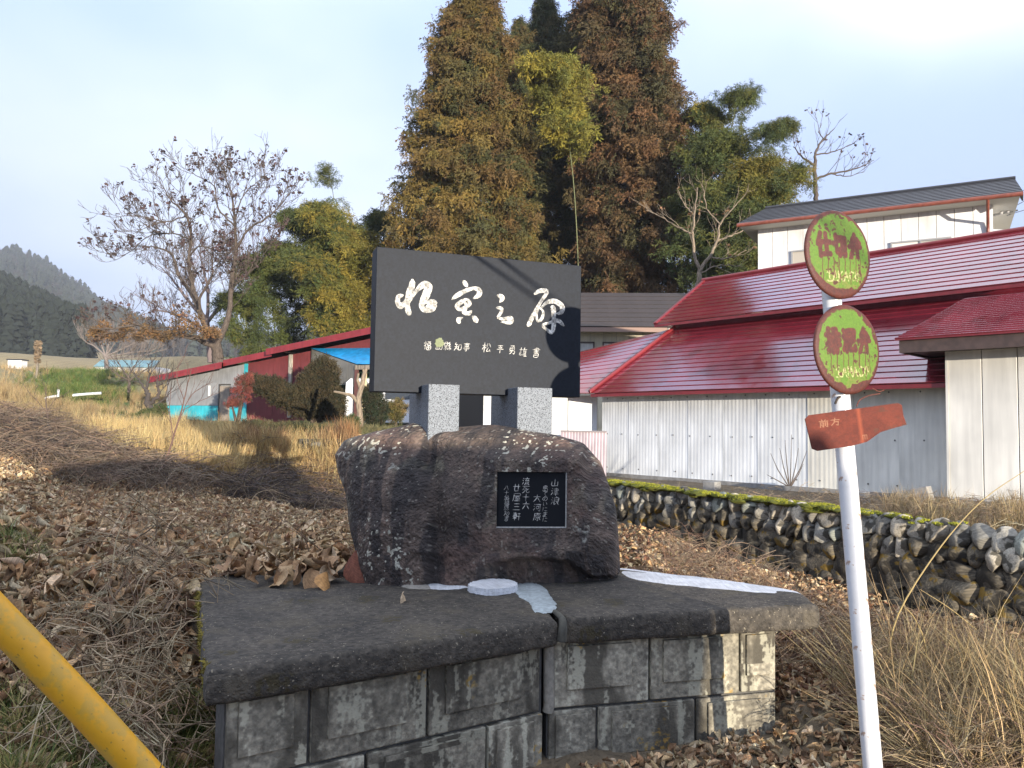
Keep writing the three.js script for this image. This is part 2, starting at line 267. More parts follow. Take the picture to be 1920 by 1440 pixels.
// ---------------------------------------------------------------- buildings
const roofTex = tex(512, 512, (u, v, o) => { const n = fbm(u * 5, v * 5, 5, 4, 5), s = fbm(u * 40, v * 4, 4, 14, 40), r = fbm(u * 11, v * 11, 4, 24, 11); const k = .84 + .34 * (n - .45) + .16 * (s - .5); let c = [k, k, k]; c = mix3(c, [.62, .50, .42], smooth(.66, .76, r) * .5); o[0] = c[0]; o[1] = c[1]; o[2] = c[2]; });
const redRoof = new THREE.MeshPhysicalMaterial({ color: COL(.26, .026, .042), roughness: .25, map: rep(roofTex, .4), roughnessMap: rep(roofTex, .23), clearcoat: .8, clearcoatRoughness: .10, ior: 1.7, specularIntensity: 1 });
const redTrim = mat(.22, .026, .03, .35, { map: rep(streakTex, .5) });
const whiteSheet = mat(.88, .90, .89, .5, { map: rep(streakTex, .45) }), creamSheet = mat(.86, .83, .72, .5, { map: rep(streakTex, .45) });
const whiteSiding = mat(.87, .87, .85, .5, { map: rep(streakTex, .3) }), creamSiding = mat(.87, .84, .75, .5, { map: rep(streakTex, .35) });
const brownTrim = mat(.085, .055, .045, .6, { map: rep(grainTex, 1) }), copper = mat(.24, .07, .045, .4, { map: rep(grainTex, 1) });
const slate = new THREE.MeshPhysicalMaterial({ color: COL(.030, .031, .036), roughness: .42, map: rep(grainTex, 1.3) });
const concrete = mat(.30, .29, .27, .9, { map: rep(grainTex, .9) });
const darkSteel = mat(.03, .03, .03, .5), aluminium = mat(.62, .62, .62, .35, { metalness: .3 });
const paneMat = new THREE.MeshPhysicalMaterial({ color: COL(.035, .04, .045), roughness: .06, clearcoat: 1, clearcoatRoughness: .02 });
const curtainMat = mat(.62, .60, .56, .9, { map: rep(streakTex, 1) });
const woodGrey = mat(.30, .27, .23, .85, { map: rep(barkTex, 1.2) });
function roofStrips(g, name, bl, br, tl, tr, n, m, t = .014, lift = .012) {
  const nrm = V3().crossVectors(br.clone().sub(bl), tl.clone().sub(bl)).normalize(); if (nrm.y < 0) nrm.negate();
  for (let k = 0; k < n; k++) {
    const a = k / n, b = Math.min(1, (k + 1) / n + .004);
    const p = [bl.clone().lerp(tl, a).addScaledVector(nrm, lift), br.clone().lerp(tr, a).addScaledVector(nrm, lift), br.clone().lerp(tr, b), bl.clone().lerp(tl, b)];
    mesh(name, slabOf(p, nrm, t), m, g);
  }
}
function corrugated(w, h, pitch = .0762, amp = .0016) {
  const n = Math.max(2, Math.round(w / pitch)) * 4, g = new THREE.PlaneGeometry(w, h, n, 1), p = g.attributes.position;
  for (let i = 0; i < p.count; i++) p.setZ(i, amp * Math.cos(p.getX(i) / pitch * Math.PI * 2)); g.translate(w / 2, h / 2, 0); g.computeVertexNormals();
  const uv = g.attributes.uv; for (let i = 0; i < uv.count; i++) uv.setXY(i, p.getX(i), p.getY(i)); return g;
}
function windowUnit(g, x0, x1, y0, y1, z, opts = {}) {
  const w = new THREE.Group(); w.name = 'window'; g.add(w); const f = .045;
  mesh('frame', [box(x0, x1, y0, y0 + f, z, z + .06), box(x0, x1, y1 - f, y1, z, z + .06), box(x0, x0 + f, y0 + f, y1 - f, z, z + .058), box(x1 - f, x1, y0 + f, y1 - f, z, z + .058), box((x0 + x1) / 2 - f / 2, (x0 + x1) / 2 + f / 2, y0 + f, y1 - f, z, z + .05)], opts.frame ?? aluminium, w);
  const xm = (x0 + x1) / 2;
  mesh('pane', box(x0 + f, xm - f / 2, y0 + f, y1 - f, z + .012, z + .02), opts.a ?? curtainMat, w);
  mesh('pane', box(xm + f / 2, x1 - f, y0 + f, y1 - f, z + .012, z + .02), opts.b ?? curtainMat, w);
}
// --- the long storehouse with the two-tier red roof
{
  const g = thing('storehouse', 'long low white storehouse with two-tiered glossy red metal roof', 'building', [1.48, .4, -16.5], -.859);
  const EY = 1.80, TY = 3.34, UE = 3.42;
  const W0 = .62, W1 = 7.45;
  mesh('wall', box(W0, W1, -.3, 1.84, -5.6, -.03), concrete, g); mesh('upper_wall', box(.94, W1, 1.84, 3.2, -5.6, -2.1), concrete, g);
  mesh('foundation', box(W0 - .02, W1, -.3, .19, -.03, .05), concrete, g);
  const R = rng(5); let u = W0, k = 0; const edge = loc(g, 1515, 800, 0).x;
  while (u < W1) { const w = Math.abs(u - edge) < .5 ? edge - u > .1 ? edge - u : .72 : .72; const c = mesh('wall_sheet', corrugated(w + .03, 1.72), u < edge - .05 ? whiteSheet : creamSheet, g); c.position.set(u, .15 - .02 * R(), .006 + (k % 2) * .006); u += w; k++; }
  const sg = new THREE.CylinderGeometry(.013, .013, .003, 6); sg.rotateX(Math.PI / 2); const sm = mat(.08, .075, .07, .6);
  for (const y of [.3, .98, 1.7]) for (let x = W0 + .15; x < W1; x += .36 + .1 * R()) { const s = mesh('screw', sg, sm, g); s.position.set(x, y + .015 * (R() - .5), .0165); }
  // lower roof
  const E0 = V3(.667, EY, .42), E1 = V3(W1, EY, .42), T0 = V3(.95, TY, -2.0), T1 = V3(W1 + .6, TY, -2.0);
  roofStrips(g, 'roof_strip', E0, E1, T0, T1, 16, redRoof);
  mesh('fascia', box(.66, W1, EY - .075, EY - .012, .385, .41), redTrim, g);
  mesh('soffit', slabOf([V3(.7, EY - .03, .40), V3(W1, EY - .03, .40), V3(W1, EY + .13, .02), V3(.7, EY + .13, .02)], V3(0, 1, .5), .01), brownTrim, g);
  // riser and upper roof
  const B0 = V3(.65, UE, -1.62), B1 = V3(W1 + .9, UE, -1.62), R0 = V3(.45, 4.70, -3.75), R1 = V3(W1 + 1.6, 4.70, -3.75);
  mesh('riser', box(.98, W1 + .6, 2.95, UE + .02, -2.1, -1.95), redRoof, g);
  roofStrips(g, 'roof_strip', B0, B1, R0, R1, 12, redRoof);
  mesh('upper_fascia', box(.65, W1 + .9, UE - .07, UE - .012, -1.66, -1.635), redTrim, g);
  mesh('back_roof', slabOf([R0.clone(), R1.clone(), V3(W1 + .4, 3.3, -5.9), V3(.65, 3.3, -5.9)], V3(0, 1, -.6), .03), redRoof, g);
  mesh('ridge_cap', tube([R0.clone().add(V3(-.03, .02, 0)), R1.clone().add(V3(0, .02, 0))], .05, 6), redTrim, g);
  mesh('gable_wall', prism([[-5.6, 2.9], [-1.9, 2.9], [-1.75, UE - .03], [-3.75, 4.64], [-5.6, 3.4]].map(p => [-p[0], p[1]]), 0, .04).rotateY(Math.PI / 2).translate(.9, 0, 0), creamSiding, g);
  mesh('rake', slabOf([B0.clone().add(V3(-.02, .03, 0)), B0.clone().add(V3(.06, .03, 0)), R0.clone().add(V3(.06, .03, 0)), R0.clone().add(V3(-.02, .03, 0))], V3(0, 1, .6), .06), redTrim, g);
  // the wing that bends away behind the monument
  const wl = (px, py, d) => g.worldToLocal(P(px, py, d));
  const D = wl(880, 747, 16.9), C = wl(985, 684, 18.8); D.y = EY;
  roofStrips(g, 'wing_roof_strip', D, E0.clone().add(V3(0, 0, 0)), C, T0, 13, redRoof);
  mesh('hip_cap', tube([E0.clone().add(V3(0, .03, .02)), T0.clone().add(V3(0, .04, 0))], .045, 6), redTrim, g);
  const wa = wl(905, 800, 17.1), wb = wl(1120, 800, 16.35);
  const wingN = V3().crossVectors(wb.clone().sub(wa), V3(0, 1, 0)).normalize();
  const strip = (a, b, m) => { const p = wa.clone().lerp(wb, a), q = wa.clone().lerp(wb, b); mesh('wall_sheet', slabOf([V3(p.x, -.3, p.z), V3(q.x, -.3, q.z), V3(q.x, EY - .02, q.z), V3(p.x, EY - .02, p.z)], wingN, .05), m, g); };
  for (let i = 0; i < 4; i++) strip(i / 4 + .004, (i + 1) / 4 - .004, whiteSheet);
  const hp = wl(1262, 700, 18.2);
  mesh('wing_core', prism([[-.1, -.3], [2.0, -.3], [2.0, 2.6], [-.1, 1.75]], 0, .1), concrete, g).position.set(.2, 0, -1.2);
}
// pale pink sheet leaning on the storehouse beside the boulder
{
  const g = thing('metal_sheet', 'pale pink corrugated metal sheet leaning on the white storehouse beside the boulder', 'metal sheet', P(1062, 893, 15.2), -.3);
  g.position.y = .35;
  const top = loc(g, 1137, 808, 0), w0 = loc(g, 1050, 850, 0).x;
  const s = mesh('sheet', corrugated(top.x - w0, top.y, .06, .006), mat(.46, .38, .40, .5, { map: rep(streakTex, .8) }), g); s.position.set(w0, 0, 0); s.rotation.x = -.04;
  mesh('edge_strip', box(w0, top.x, top.y - .03, top.y, -.006, .014), mat(.25, .22, .22, .5), g).position.z = -.03;
}
// --- the shed at the edge of the picture: cream panels, brown fascia, red roof
{
  const g = thing('cream_shed', 'cream panelled shed with brown fascia and red roof in front of the storehouse', 'shed', P(1782, 942, 10.6), -.80);
  mesh('core', box(.02, 4, -.4, 2.1, -2.6, -.03), concrete, g);
  mesh('foundation', box(0, 4, -.4, .045, -.03, .02), concrete, g);
  mesh('base_flashing', box(-.01, 4, .05, .075, -.03, .035), aluminium, g);
  for (let k = 0; k < 9; k++) mesh('wall_panel', box(.004 + k * .41, .404 + k * .41, .078, 2.1, -.028, .012, .006), creamSiding, g);
  mesh('corner_trim', box(-.03, .002, .05, 2.1, -.06, .022), creamSiding, g);
  mesh('fascia', box(-.46, 4.2, 2.03, 2.20, .47, .50), brownTrim, g);
  mesh('soffit', box(-.46, 4.2, 2.06, 2.08, -2.7, .468), brownTrim, g);
  mesh('side_fascia', box(-.46, -.43, 2.03, 2.20, -2.7, .468), brownTrim, g);
  roofStrips(g, 'roof_strip', V3(-.5, 2.225, .55), V3(4.2, 2.225, .55), V3(-.15, 3.0, -1.4), V3(4.2, 3.0, -1.4), 20, redRoof, .012, .012);
  mesh('drip_edge', box(-.5, 4.2, 2.2, 2.228, .505, .54), redTrim, g);
  mesh('hip_end', slabOf([V3(-.5, 2.225, .55), V3(-.15, 3.0, -1.4), V3(-.5, 2.225, -3)], V3(-1, .5, 0), .014), redRoof, g);
  mesh('back_slope', slabOf([V3(-.15, 3.0, -1.4), V3(4.2, 3.0, -1.4), V3(4.2, 2.225, -3), V3(-.5, 2.225, -3)], V3(0, 1, -.5), .014), redRoof, g);
}
// --- the two-storey house behind
{
  const g = thing('house', 'two-storey white house with dark slate roof rising behind the red roof', 'house', P(1422, 806, 23.4), -.51);
  const W = 6.1;
  mesh('core', box(.02, W - .02, -1.5, 6.2, -4.6, -.04), concrete, g);
  for (let k = 0; k < 14; k++) mesh('siding_panel', box(k * W / 14 + .006, (k + 1) * W / 14 - .006, 1.5, 6.22, -.035, .01, .005), whiteSiding, g);
  for (let k = 0; k < 9; k++) mesh('siding_panel', box(W - .016, W + .02, 1.5, 6.3 + (k < 4 ? k : 8 - k) * .13, -4.6 + k * .51 + .006, -4.6 + (k + 1) * .51 - .006), whiteSiding, g);
  const eY = 6.19, rY = 7.22, rz = -1.7;
  roofStrips(g, 'roof_course', V3(-.45, eY, .72), V3(6.75, eY, .72), V3(-.1, rY, rz), V3(6.75, rY, rz), 9, slate, .02, .02);
  mesh('back_slope', slabOf([V3(-.1, rY, rz), V3(6.75, rY, rz), V3(6.75, eY, -5.2), V3(-.45, eY, -5.2)], V3(0, 1, -.4), .03), slate, g);
  mesh('ridge_cap', tube([V3(-.1, rY + .02, rz), V3(6.77, rY + .02, rz)], .06, 6), slate, g);
  mesh('bargeboard', slabOf([V3(6.76, eY - .02, .72), V3(6.76, rY, rz), V3(6.76, rY - .25, rz), V3(6.76, eY - .22, .62)], V3(1, 0, 0), .03), darkSteel, g);
  mesh('soffit', box(-.4, 6.7, eY - .08, eY - .05, -4.9, .66), mat(.5, .48, .44, .8), g);
  mesh('gutter', tube([V3(-.45, eY - .06, .76), V3(6.75, eY - .07, .76)], .06, 8), copper, g);
  mesh('downpipe', tube([V3(W - .12, eY - .1, .74), V3(W - .12, eY - .3, .6), V3(W - .1, eY - .55, .1), V3(W - .1, eY - .8, .06), V3(W - .1, 1.5, .06)], .04, 7), copper, g);
  const a = loc(g, 1484, 472, 0), b = loc(g, 1670, 455, 0), c = loc(g, 1784, 446, 0);
  windowUnit(g, a.x, a.x + 1.55, a.y - 1.05, a.y + .02, .012, { frame: mat(.3, .3, .3, .4), a: mat(.42, .38, .32, .7), b: curtainMat });
  windowUnit(g, b.x, c.x, b.y - 1.0, b.y + .0, .012, { frame: mat(.3, .3, .3, .4), a: mat(.66, .64, .60, .7), b: mat(.40, .39, .35, .7) });
  mesh('awning', slabOf([V3(W, 5.55, -.4), V3(W + .75, 5.42, -.4), V3(W + .75, 5.42, -1.6), V3(W, 5.55, -1.6)], V3(.2, 1, 0), .05), aluminium, g);
  mesh('awning_bracket', box(W + .02, W + .6, 4.95, 5.36, -.5, -.45), mat(.3, .3, .3, .6), g);
}
// --- brown-roofed house half hidden behind the monument
{
  const g = thing('brown_roofed_house', 'cream house with low dark brown roof between the cedars and the red roof', 'house', P(1092, 803, 24.5), -.06);
  const q = (px, py, w) => loc(g, px, py, w), e0 = q(1040, 613, .6), e1 = q(1330, 598, .6), r0 = q(1050, 556, -2.6), r1 = q(1330, 537, -2.6);
  e0.y = e1.y = q(1092, 612, .6).y; r0.y = r1.y = q(1150, 549, -2.6).y;
  roofStrips(g, 'roof_course', e0, e1, r0, r1, 8, mat(.045, .033, .030, .55, { map: rep(grainTex, 1) }), .02, .014);
  mesh('back_slope', slabOf([r0, r1, V3(r1.x, e1.y, -5.4), V3(r0.x, e0.y, -5.4)], V3(0, 1, -.4), .03), brownTrim, g);
  mesh('fascia', box(e0.x, e1.x, e0.y - .16, e0.y - .02, .55, .59), mat(.26, .17, .13, .7), g);
  mesh('core', box(e0.x + .3, e1.x - .3, -1.2, e0.y, -5, -.04), concrete, g);
  const x0 = e0.x + .3, x1 = e1.x - .3; for (let k = 0; k < 10; k++) mesh('siding_panel', box(lerp(x0, x1, k / 10) + .005, lerp(x0, x1, (k + 1) / 10) - .005, -1.0, e0.y - .05, -.035, .01), mat(.62, .55, .40, .7, { map: rep(streakTex, .5) }), g);
  const wa = q(1094, 641, 0), wb = q(1162, 641, 0);
  windowUnit(g, wa.x - .6, wa.x + .35, wa.y - 1.1, wa.y, .015, { frame: brownTrim, a: paneMat, b: curtainMat });
  windowUnit(g, wa.x + .6, wb.x, wa.y - 1.1, wa.y, .015, { frame: brownTrim, a: curtainMat, b: curtainMat });
}
// --- the patched tin shed across the ditch
{
  const o = P(312, 785, 31), e = P(692, 790, 28);
  const g = thing('tin_shed', 'patched tin shed in grey, turquoise and dark red under a sloping red roof', 'shed', [o.x, o.y, o.z], Math.atan2(-(e.z - o.z), e.x - o.x));
  const roofY = u => 1.70 + .1575 * (u + .4) , U1 = 11.5;
  const grey = mat(.25, .255, .26, .7, { map: rep(streakTex, .7) }), teal = mat(.035, .40, .47, .6, { map: rep(streakTex, .8) }), maroon = mat(.15, .026, .028, .7, { map: rep(streakTex, .7) }), green = mat(.05, .11, .07, .7, { map: rep(streakTex, .7) });
  const u = px => loc(g, px, 740, 0).x, y = (px, py) => loc(g, px, py, 0).y;
  mesh('core', prism([[.0, -.4], [U1, -.4], [U1, roofY(U1) - .25], [0, roofY(0) - .25]], -6, -.05), mat(.1, .09, .08, .9), g);
  const sheet = (n, a, b, lo, hi, m, w = 0) => { const c = Math.max(1, Math.round((b - a) / .62)); for (let k = 0; k < c; k++) { const p = lerp(a, b, k / c) + .004, q = lerp(a, b, (k + 1) / c) - .004; mesh(n, prism([[p, typeof lo === 'number' ? lo : lo(p)], [q, typeof lo === 'number' ? lo : lo(q)], [q, hi(q)], [p, hi(p)]], -.045 + w + (k % 2) * .006, -.015 + w + (k % 2) * .006), m, g); } };
  const top = u => roofY(u) - .2, mid = .53;
  sheet('grey_sheet', -.06, u(457), mid + .01, top, grey);
  sheet('turquoise_sheet', -.06, u(457), -.12, () => mid, teal);
  mesh('base_course', box(-.06, u(457), -.5, -.125, -.05, .0), concrete, g);
  mesh('door', box(u(413), u(431), -.3, y(420, 724), -.01, .03), mat(.30, .25, .20, .8, { map: rep(streakTex, 1) }), g);
  mesh('door_frame', [box(u(411), u(413), -.3, y(420, 722), -.01, .045), box(u(411), u(432), y(420, 722), y(420, 720), -.01, .045)], mat(.05, .045, .04, .8), g);
  mesh('corner_post', box(u(457), u(463), -.45, top(u(460)), -.05, .02), teal, g);
  sheet('maroon_sheet', u(463), u(586), -.5, top, maroon);
  mesh('white_post', box(u(541), u(547), .1, top(u(544)), -.02, .06), mat(.55, .53, .48, .8, { map: rep(barkTex, 1) }), g);
  sheet('maroon_gable_sheet', u(586), U1, 2.0, top, maroon);
  sheet('green_sheet', u(590), U1, -.5, () => 1.98, green);
  mesh('paper_notice', box(u(390), u(394), y(392, 742), y(392, 723), -.004, .004), mat(.7, .7, .66, .8), g);
  const seg = (a, b, up, f) => { const y0 = roofY(a) + up, y1 = roofY(b) + up; mesh('roof_sheet', slabOf([V3(a, y0, f), V3(b, y1, f), V3(b, y1, -6.4), V3(a, y0, -6.4)], V3(-.157, 1, 0), .02), redRoof, g); mesh('bargeboard', slabOf([V3(a, y0 - .01, f + .01), V3(b, y1 - .01, f + .01), V3(b, y1 - .24, f + .01), V3(a, y0 - .24, f + .01)], V3(0, 0, 1), .03), redTrim, g); };
  seg(-.55, 3.0, -.04, .5); seg(2.96, 5.15, .05, .35); seg(5.1, U1 + .3, .08, .62);
  // lean-to with the blue tarpaulin
  const a = loc(g, 584, 653, .1), b = loc(g, 760, 652, .1), c = loc(g, 760, 682, 1.7), d = loc(g, 668, 682, 1.7);
  mesh('tarpaulin', slabOf([a, d, c, b], V3(0, 1, .5), .015), mat(.012, .30, .62, .45, { map: rep(grainTex, .6) }), g);
  for (let k = 0; k < 6; k++) { const p = a.clone().lerp(d, k / 6 + .003), q = a.clone().lerp(d, (k + 1) / 6 - .003), lo = 1.25; mesh('lean_to_panel', slabOf([V3(p.x, lo, p.z), V3(q.x, lo, q.z), V3(q.x, q.y - .04, q.z), V3(p.x, p.y - .04, p.z)], V3(-.5, 0, 1), .02), mat(.24, .225, .19, .7, { map: rep(streakTex, .9) }), g); }
  mesh('lean_to_beam', box(d.x - .05, c.x, d.y - .2, d.y - .05, 1.6, 1.72), woodGrey, g);
  mesh('lean_to_post', box(d.x - .06, d.x + .05, -.4, d.y - .2, 1.6, 1.7), mat(.10, .04, .035, .8), g);
  mesh('lean_to_post', box(loc(g, 683, 700, 1.6).x, loc(g, 688, 700, 1.6).x, -.4, d.y - .2, 1.6, 1.7), mat(.62, .50, .30, .8), g);
}
// --- vans: one by the lean-to, one unseen, added behind the viewer to shade the plinth and the boulder
function van(label, pos, turn, k = 1) {
  const g = thing('van', label, 'van', pos, turn);
  const white = new THREE.MeshPhysicalMaterial({ color: COL(.72, .73, .74), roughness: .35, clearcoat: .8, clearcoatRoughness: .1 });
  mesh('body', new THREE.ExtrudeGeometry(new THREE.Shape([[-1.65, .28], [1.6, .28], [1.68, .5], [1.66, .85], [1.35, 1.0], [1.05, 1.62], [.9, 1.7], [-1.5, 1.72], [-1.64, 1.6], [-1.68, .9]].map(q => new THREE.Vector2(...q))), { depth: 1.36, bevelEnabled: true, bevelSize: .04, bevelThickness: .04, bevelSegments: 2 }), white, g).position.z = -1.4;
  for (const [a, b] of [[.005, .02], [-1.46, -1.445]]) { mesh('side_window', prism([[-1.4, 1.05], [-.35, 1.05], [-.35, 1.55], [-1.4, 1.55]], a, b), paneMat, g); mesh('side_window', prism([[-.25, 1.05], [1.1, 1.05], [.9, 1.5], [.82, 1.55], [-.25, 1.55]], a, b), paneMat, g); }
  for (const x of [-1.05, 1.05]) for (const z of [-.02, -1.4]) { const w = new THREE.Group(); w.name = 'wheel'; g.add(w); w.position.set(x, .27, z); mesh('tyre', new THREE.TorusGeometry(.2, .075, 8, 20), mat(.02, .02, .02, .9), w); mesh('rim', new THREE.CylinderGeometry(.15, .15, .06, 16).rotateX(Math.PI / 2), aluminium, w); }
  mesh('turn_signal', box(1.52, 1.72, .62, .78, -.2, .03), new THREE.MeshPhysicalMaterial({ color: COL(.75, .30, .01), roughness: .2, clearcoat: 1 }), g);
  mesh('bumper', box(1.4, 1.74, .26, .48, -1.3, .05, .03), mat(.2, .2, .2, .6), g);
  g.scale.set(k, k * 1.0, k); return g;
}
{ const p = P(735, 796, 26.2); van('small white van parked behind the monument beside the tin shed', [p.x, 1.32, p.z], -.15); }
van('unseen white box van added behind the viewer to shade the plinth', [3.20, 0, 4.3], Math.PI, 1.11);
// --- far huts, pole and pipes on the terraces
{
  let p = P(27, 690, 84);
  const hut = thing('white_hut', 'tiny white box hut at the edge of the far dry field', 'hut', p, 0);
  mesh('wall', box(-.75, .75, -.4, .85, -1, 0), whiteSiding, hut); mesh('roof', box(-.85, .85, .85, .98, -1.1, .1), slate, hut);
  p = P(225, 690, 72);
  const barn = thing('low_barn', 'long low barn with pale turquoise roof beyond the bare fruit trees', 'barn', p, 0);
  const hw = 2.3;
  mesh('wall', box(-hw, hw + 1.5, -.5, .1, -2, 0), whiteSiding, barn);
  for (let k = 0; k < 7; k++) mesh('roof_sheet', slabOf([V3(-hw - .1 + k * .8, .1, .2), V3(-hw - .11 + (k + 1) * .8, .1, .2), V3(-hw - .11 + (k + 1) * .8, .85, -1.2), V3(-hw - .1 + k * .8, .85, -1.2)], V3(0, 1, .5), .04), mat(.20, .36, .37, .5, { map: rep(streakTex, .4) }), barn);
  p = P(69, 702, 58); const t = P(69, 641, 58), H = t.y - p.y;
  const pole = thing('vine_covered_pole', 'utility pole wrapped in dead vines before the dark cedar hill', 'pole', p, 0);
  mesh('pole', tube([V3(0, -.3, 0), V3(.02, H, 0)], .09, 8), woodGrey, pole);
  const r = rng(31), mm = [], cc = []; for (let k = 0; k < 260; k++) { const y = .35 * H + r() * .66 * H, a = r() * 6.28, q = .05 + .16 * r() * (y > .6 * H ? 1.2 : .8); mm.push(M4(Math.cos(a) * q, y, Math.sin(a) * q, r() * 6, r() * 6, r() * 6, .16 + .12 * r())); const c = .7 + .6 * r(); cc.push(COL(c, c, c)); }
  stuff('vine', new THREE.PlaneGeometry(.7, 1, 1, 2), mat(.22, .16, .10, .95), mm, cc, pole);
  const wire = thing('field_wire', 'thin wire strung from the vine-wrapped pole across the far field', 'wire', P(78, 643, 58), 0);
  const we = P(420, 648, 70).sub(wire.position); mesh('strand', tube([V3(0, 0, 0), we.clone().multiplyScalar(.5).add(V3(0, -.12, 0)), we], .012, 4, 12), darkSteel, wire);
  const pm = mat(.68, .69, .68, .5, { map: rep(grainTex, 1) });
  for (const [a, b, l] of [[[84, 749], [109, 744], 'short white plastic pipe with upright end on the terrace grass'], [[137, 743], [190, 739], 'longer white plastic pipe lying straight on the terrace grass']]) {
    const q = P(a[0], a[1], 34), w = P(b[0], b[1], 34).sub(q), o = thing('plastic_pipe', l, 'pipe', q, 0, 'white pipes on the terrace');
    mesh('tube', tube([V3(0, .04, 0), w.clone().multiplyScalar(.5).add(V3(0, .05, 0)), w.clone().add(V3(0, .04, 0))], .06, 8, 6), pm, o);
    if (l[0] === 's') mesh('riser', tube([w.clone(), w.clone().add(V3(0, .32, 0))], .05, 8), pm, o);
  }
}
// --- service wires on the house's far corner
{
  const R = P(1884, 402, 21), g = thing('wire_bracket', 'insulator bracket with service wires behind the white house corner', 'wire bracket', R, 0);
  mesh('arm', tube([V3(-.3, -.02, 0), V3(.35, .12, 0)], .025, 6), darkSteel, g);
  for (const x of [-.1, .08, .24]) mesh('insulator', new THREE.SphereGeometry(.05, 8, 6).translate(x, .06 + x * .25, 0), mat(.35, .34, .33, .4), g);
  const w = (a, b) => mesh('wire', tube([P(a[0], a[1], 21).sub(R), P((a[0] + b[0]) / 2, (a[1] + b[1]) / 2 + 4, 26).sub(R), P(b[0], b[1], 32).sub(R)], .011, 4, 10), darkSteel, g);
  w([1886, 380], [2060, 250]); w([1886, 396], [2060, 290]); w([1888, 404], [2060, 340]);
}

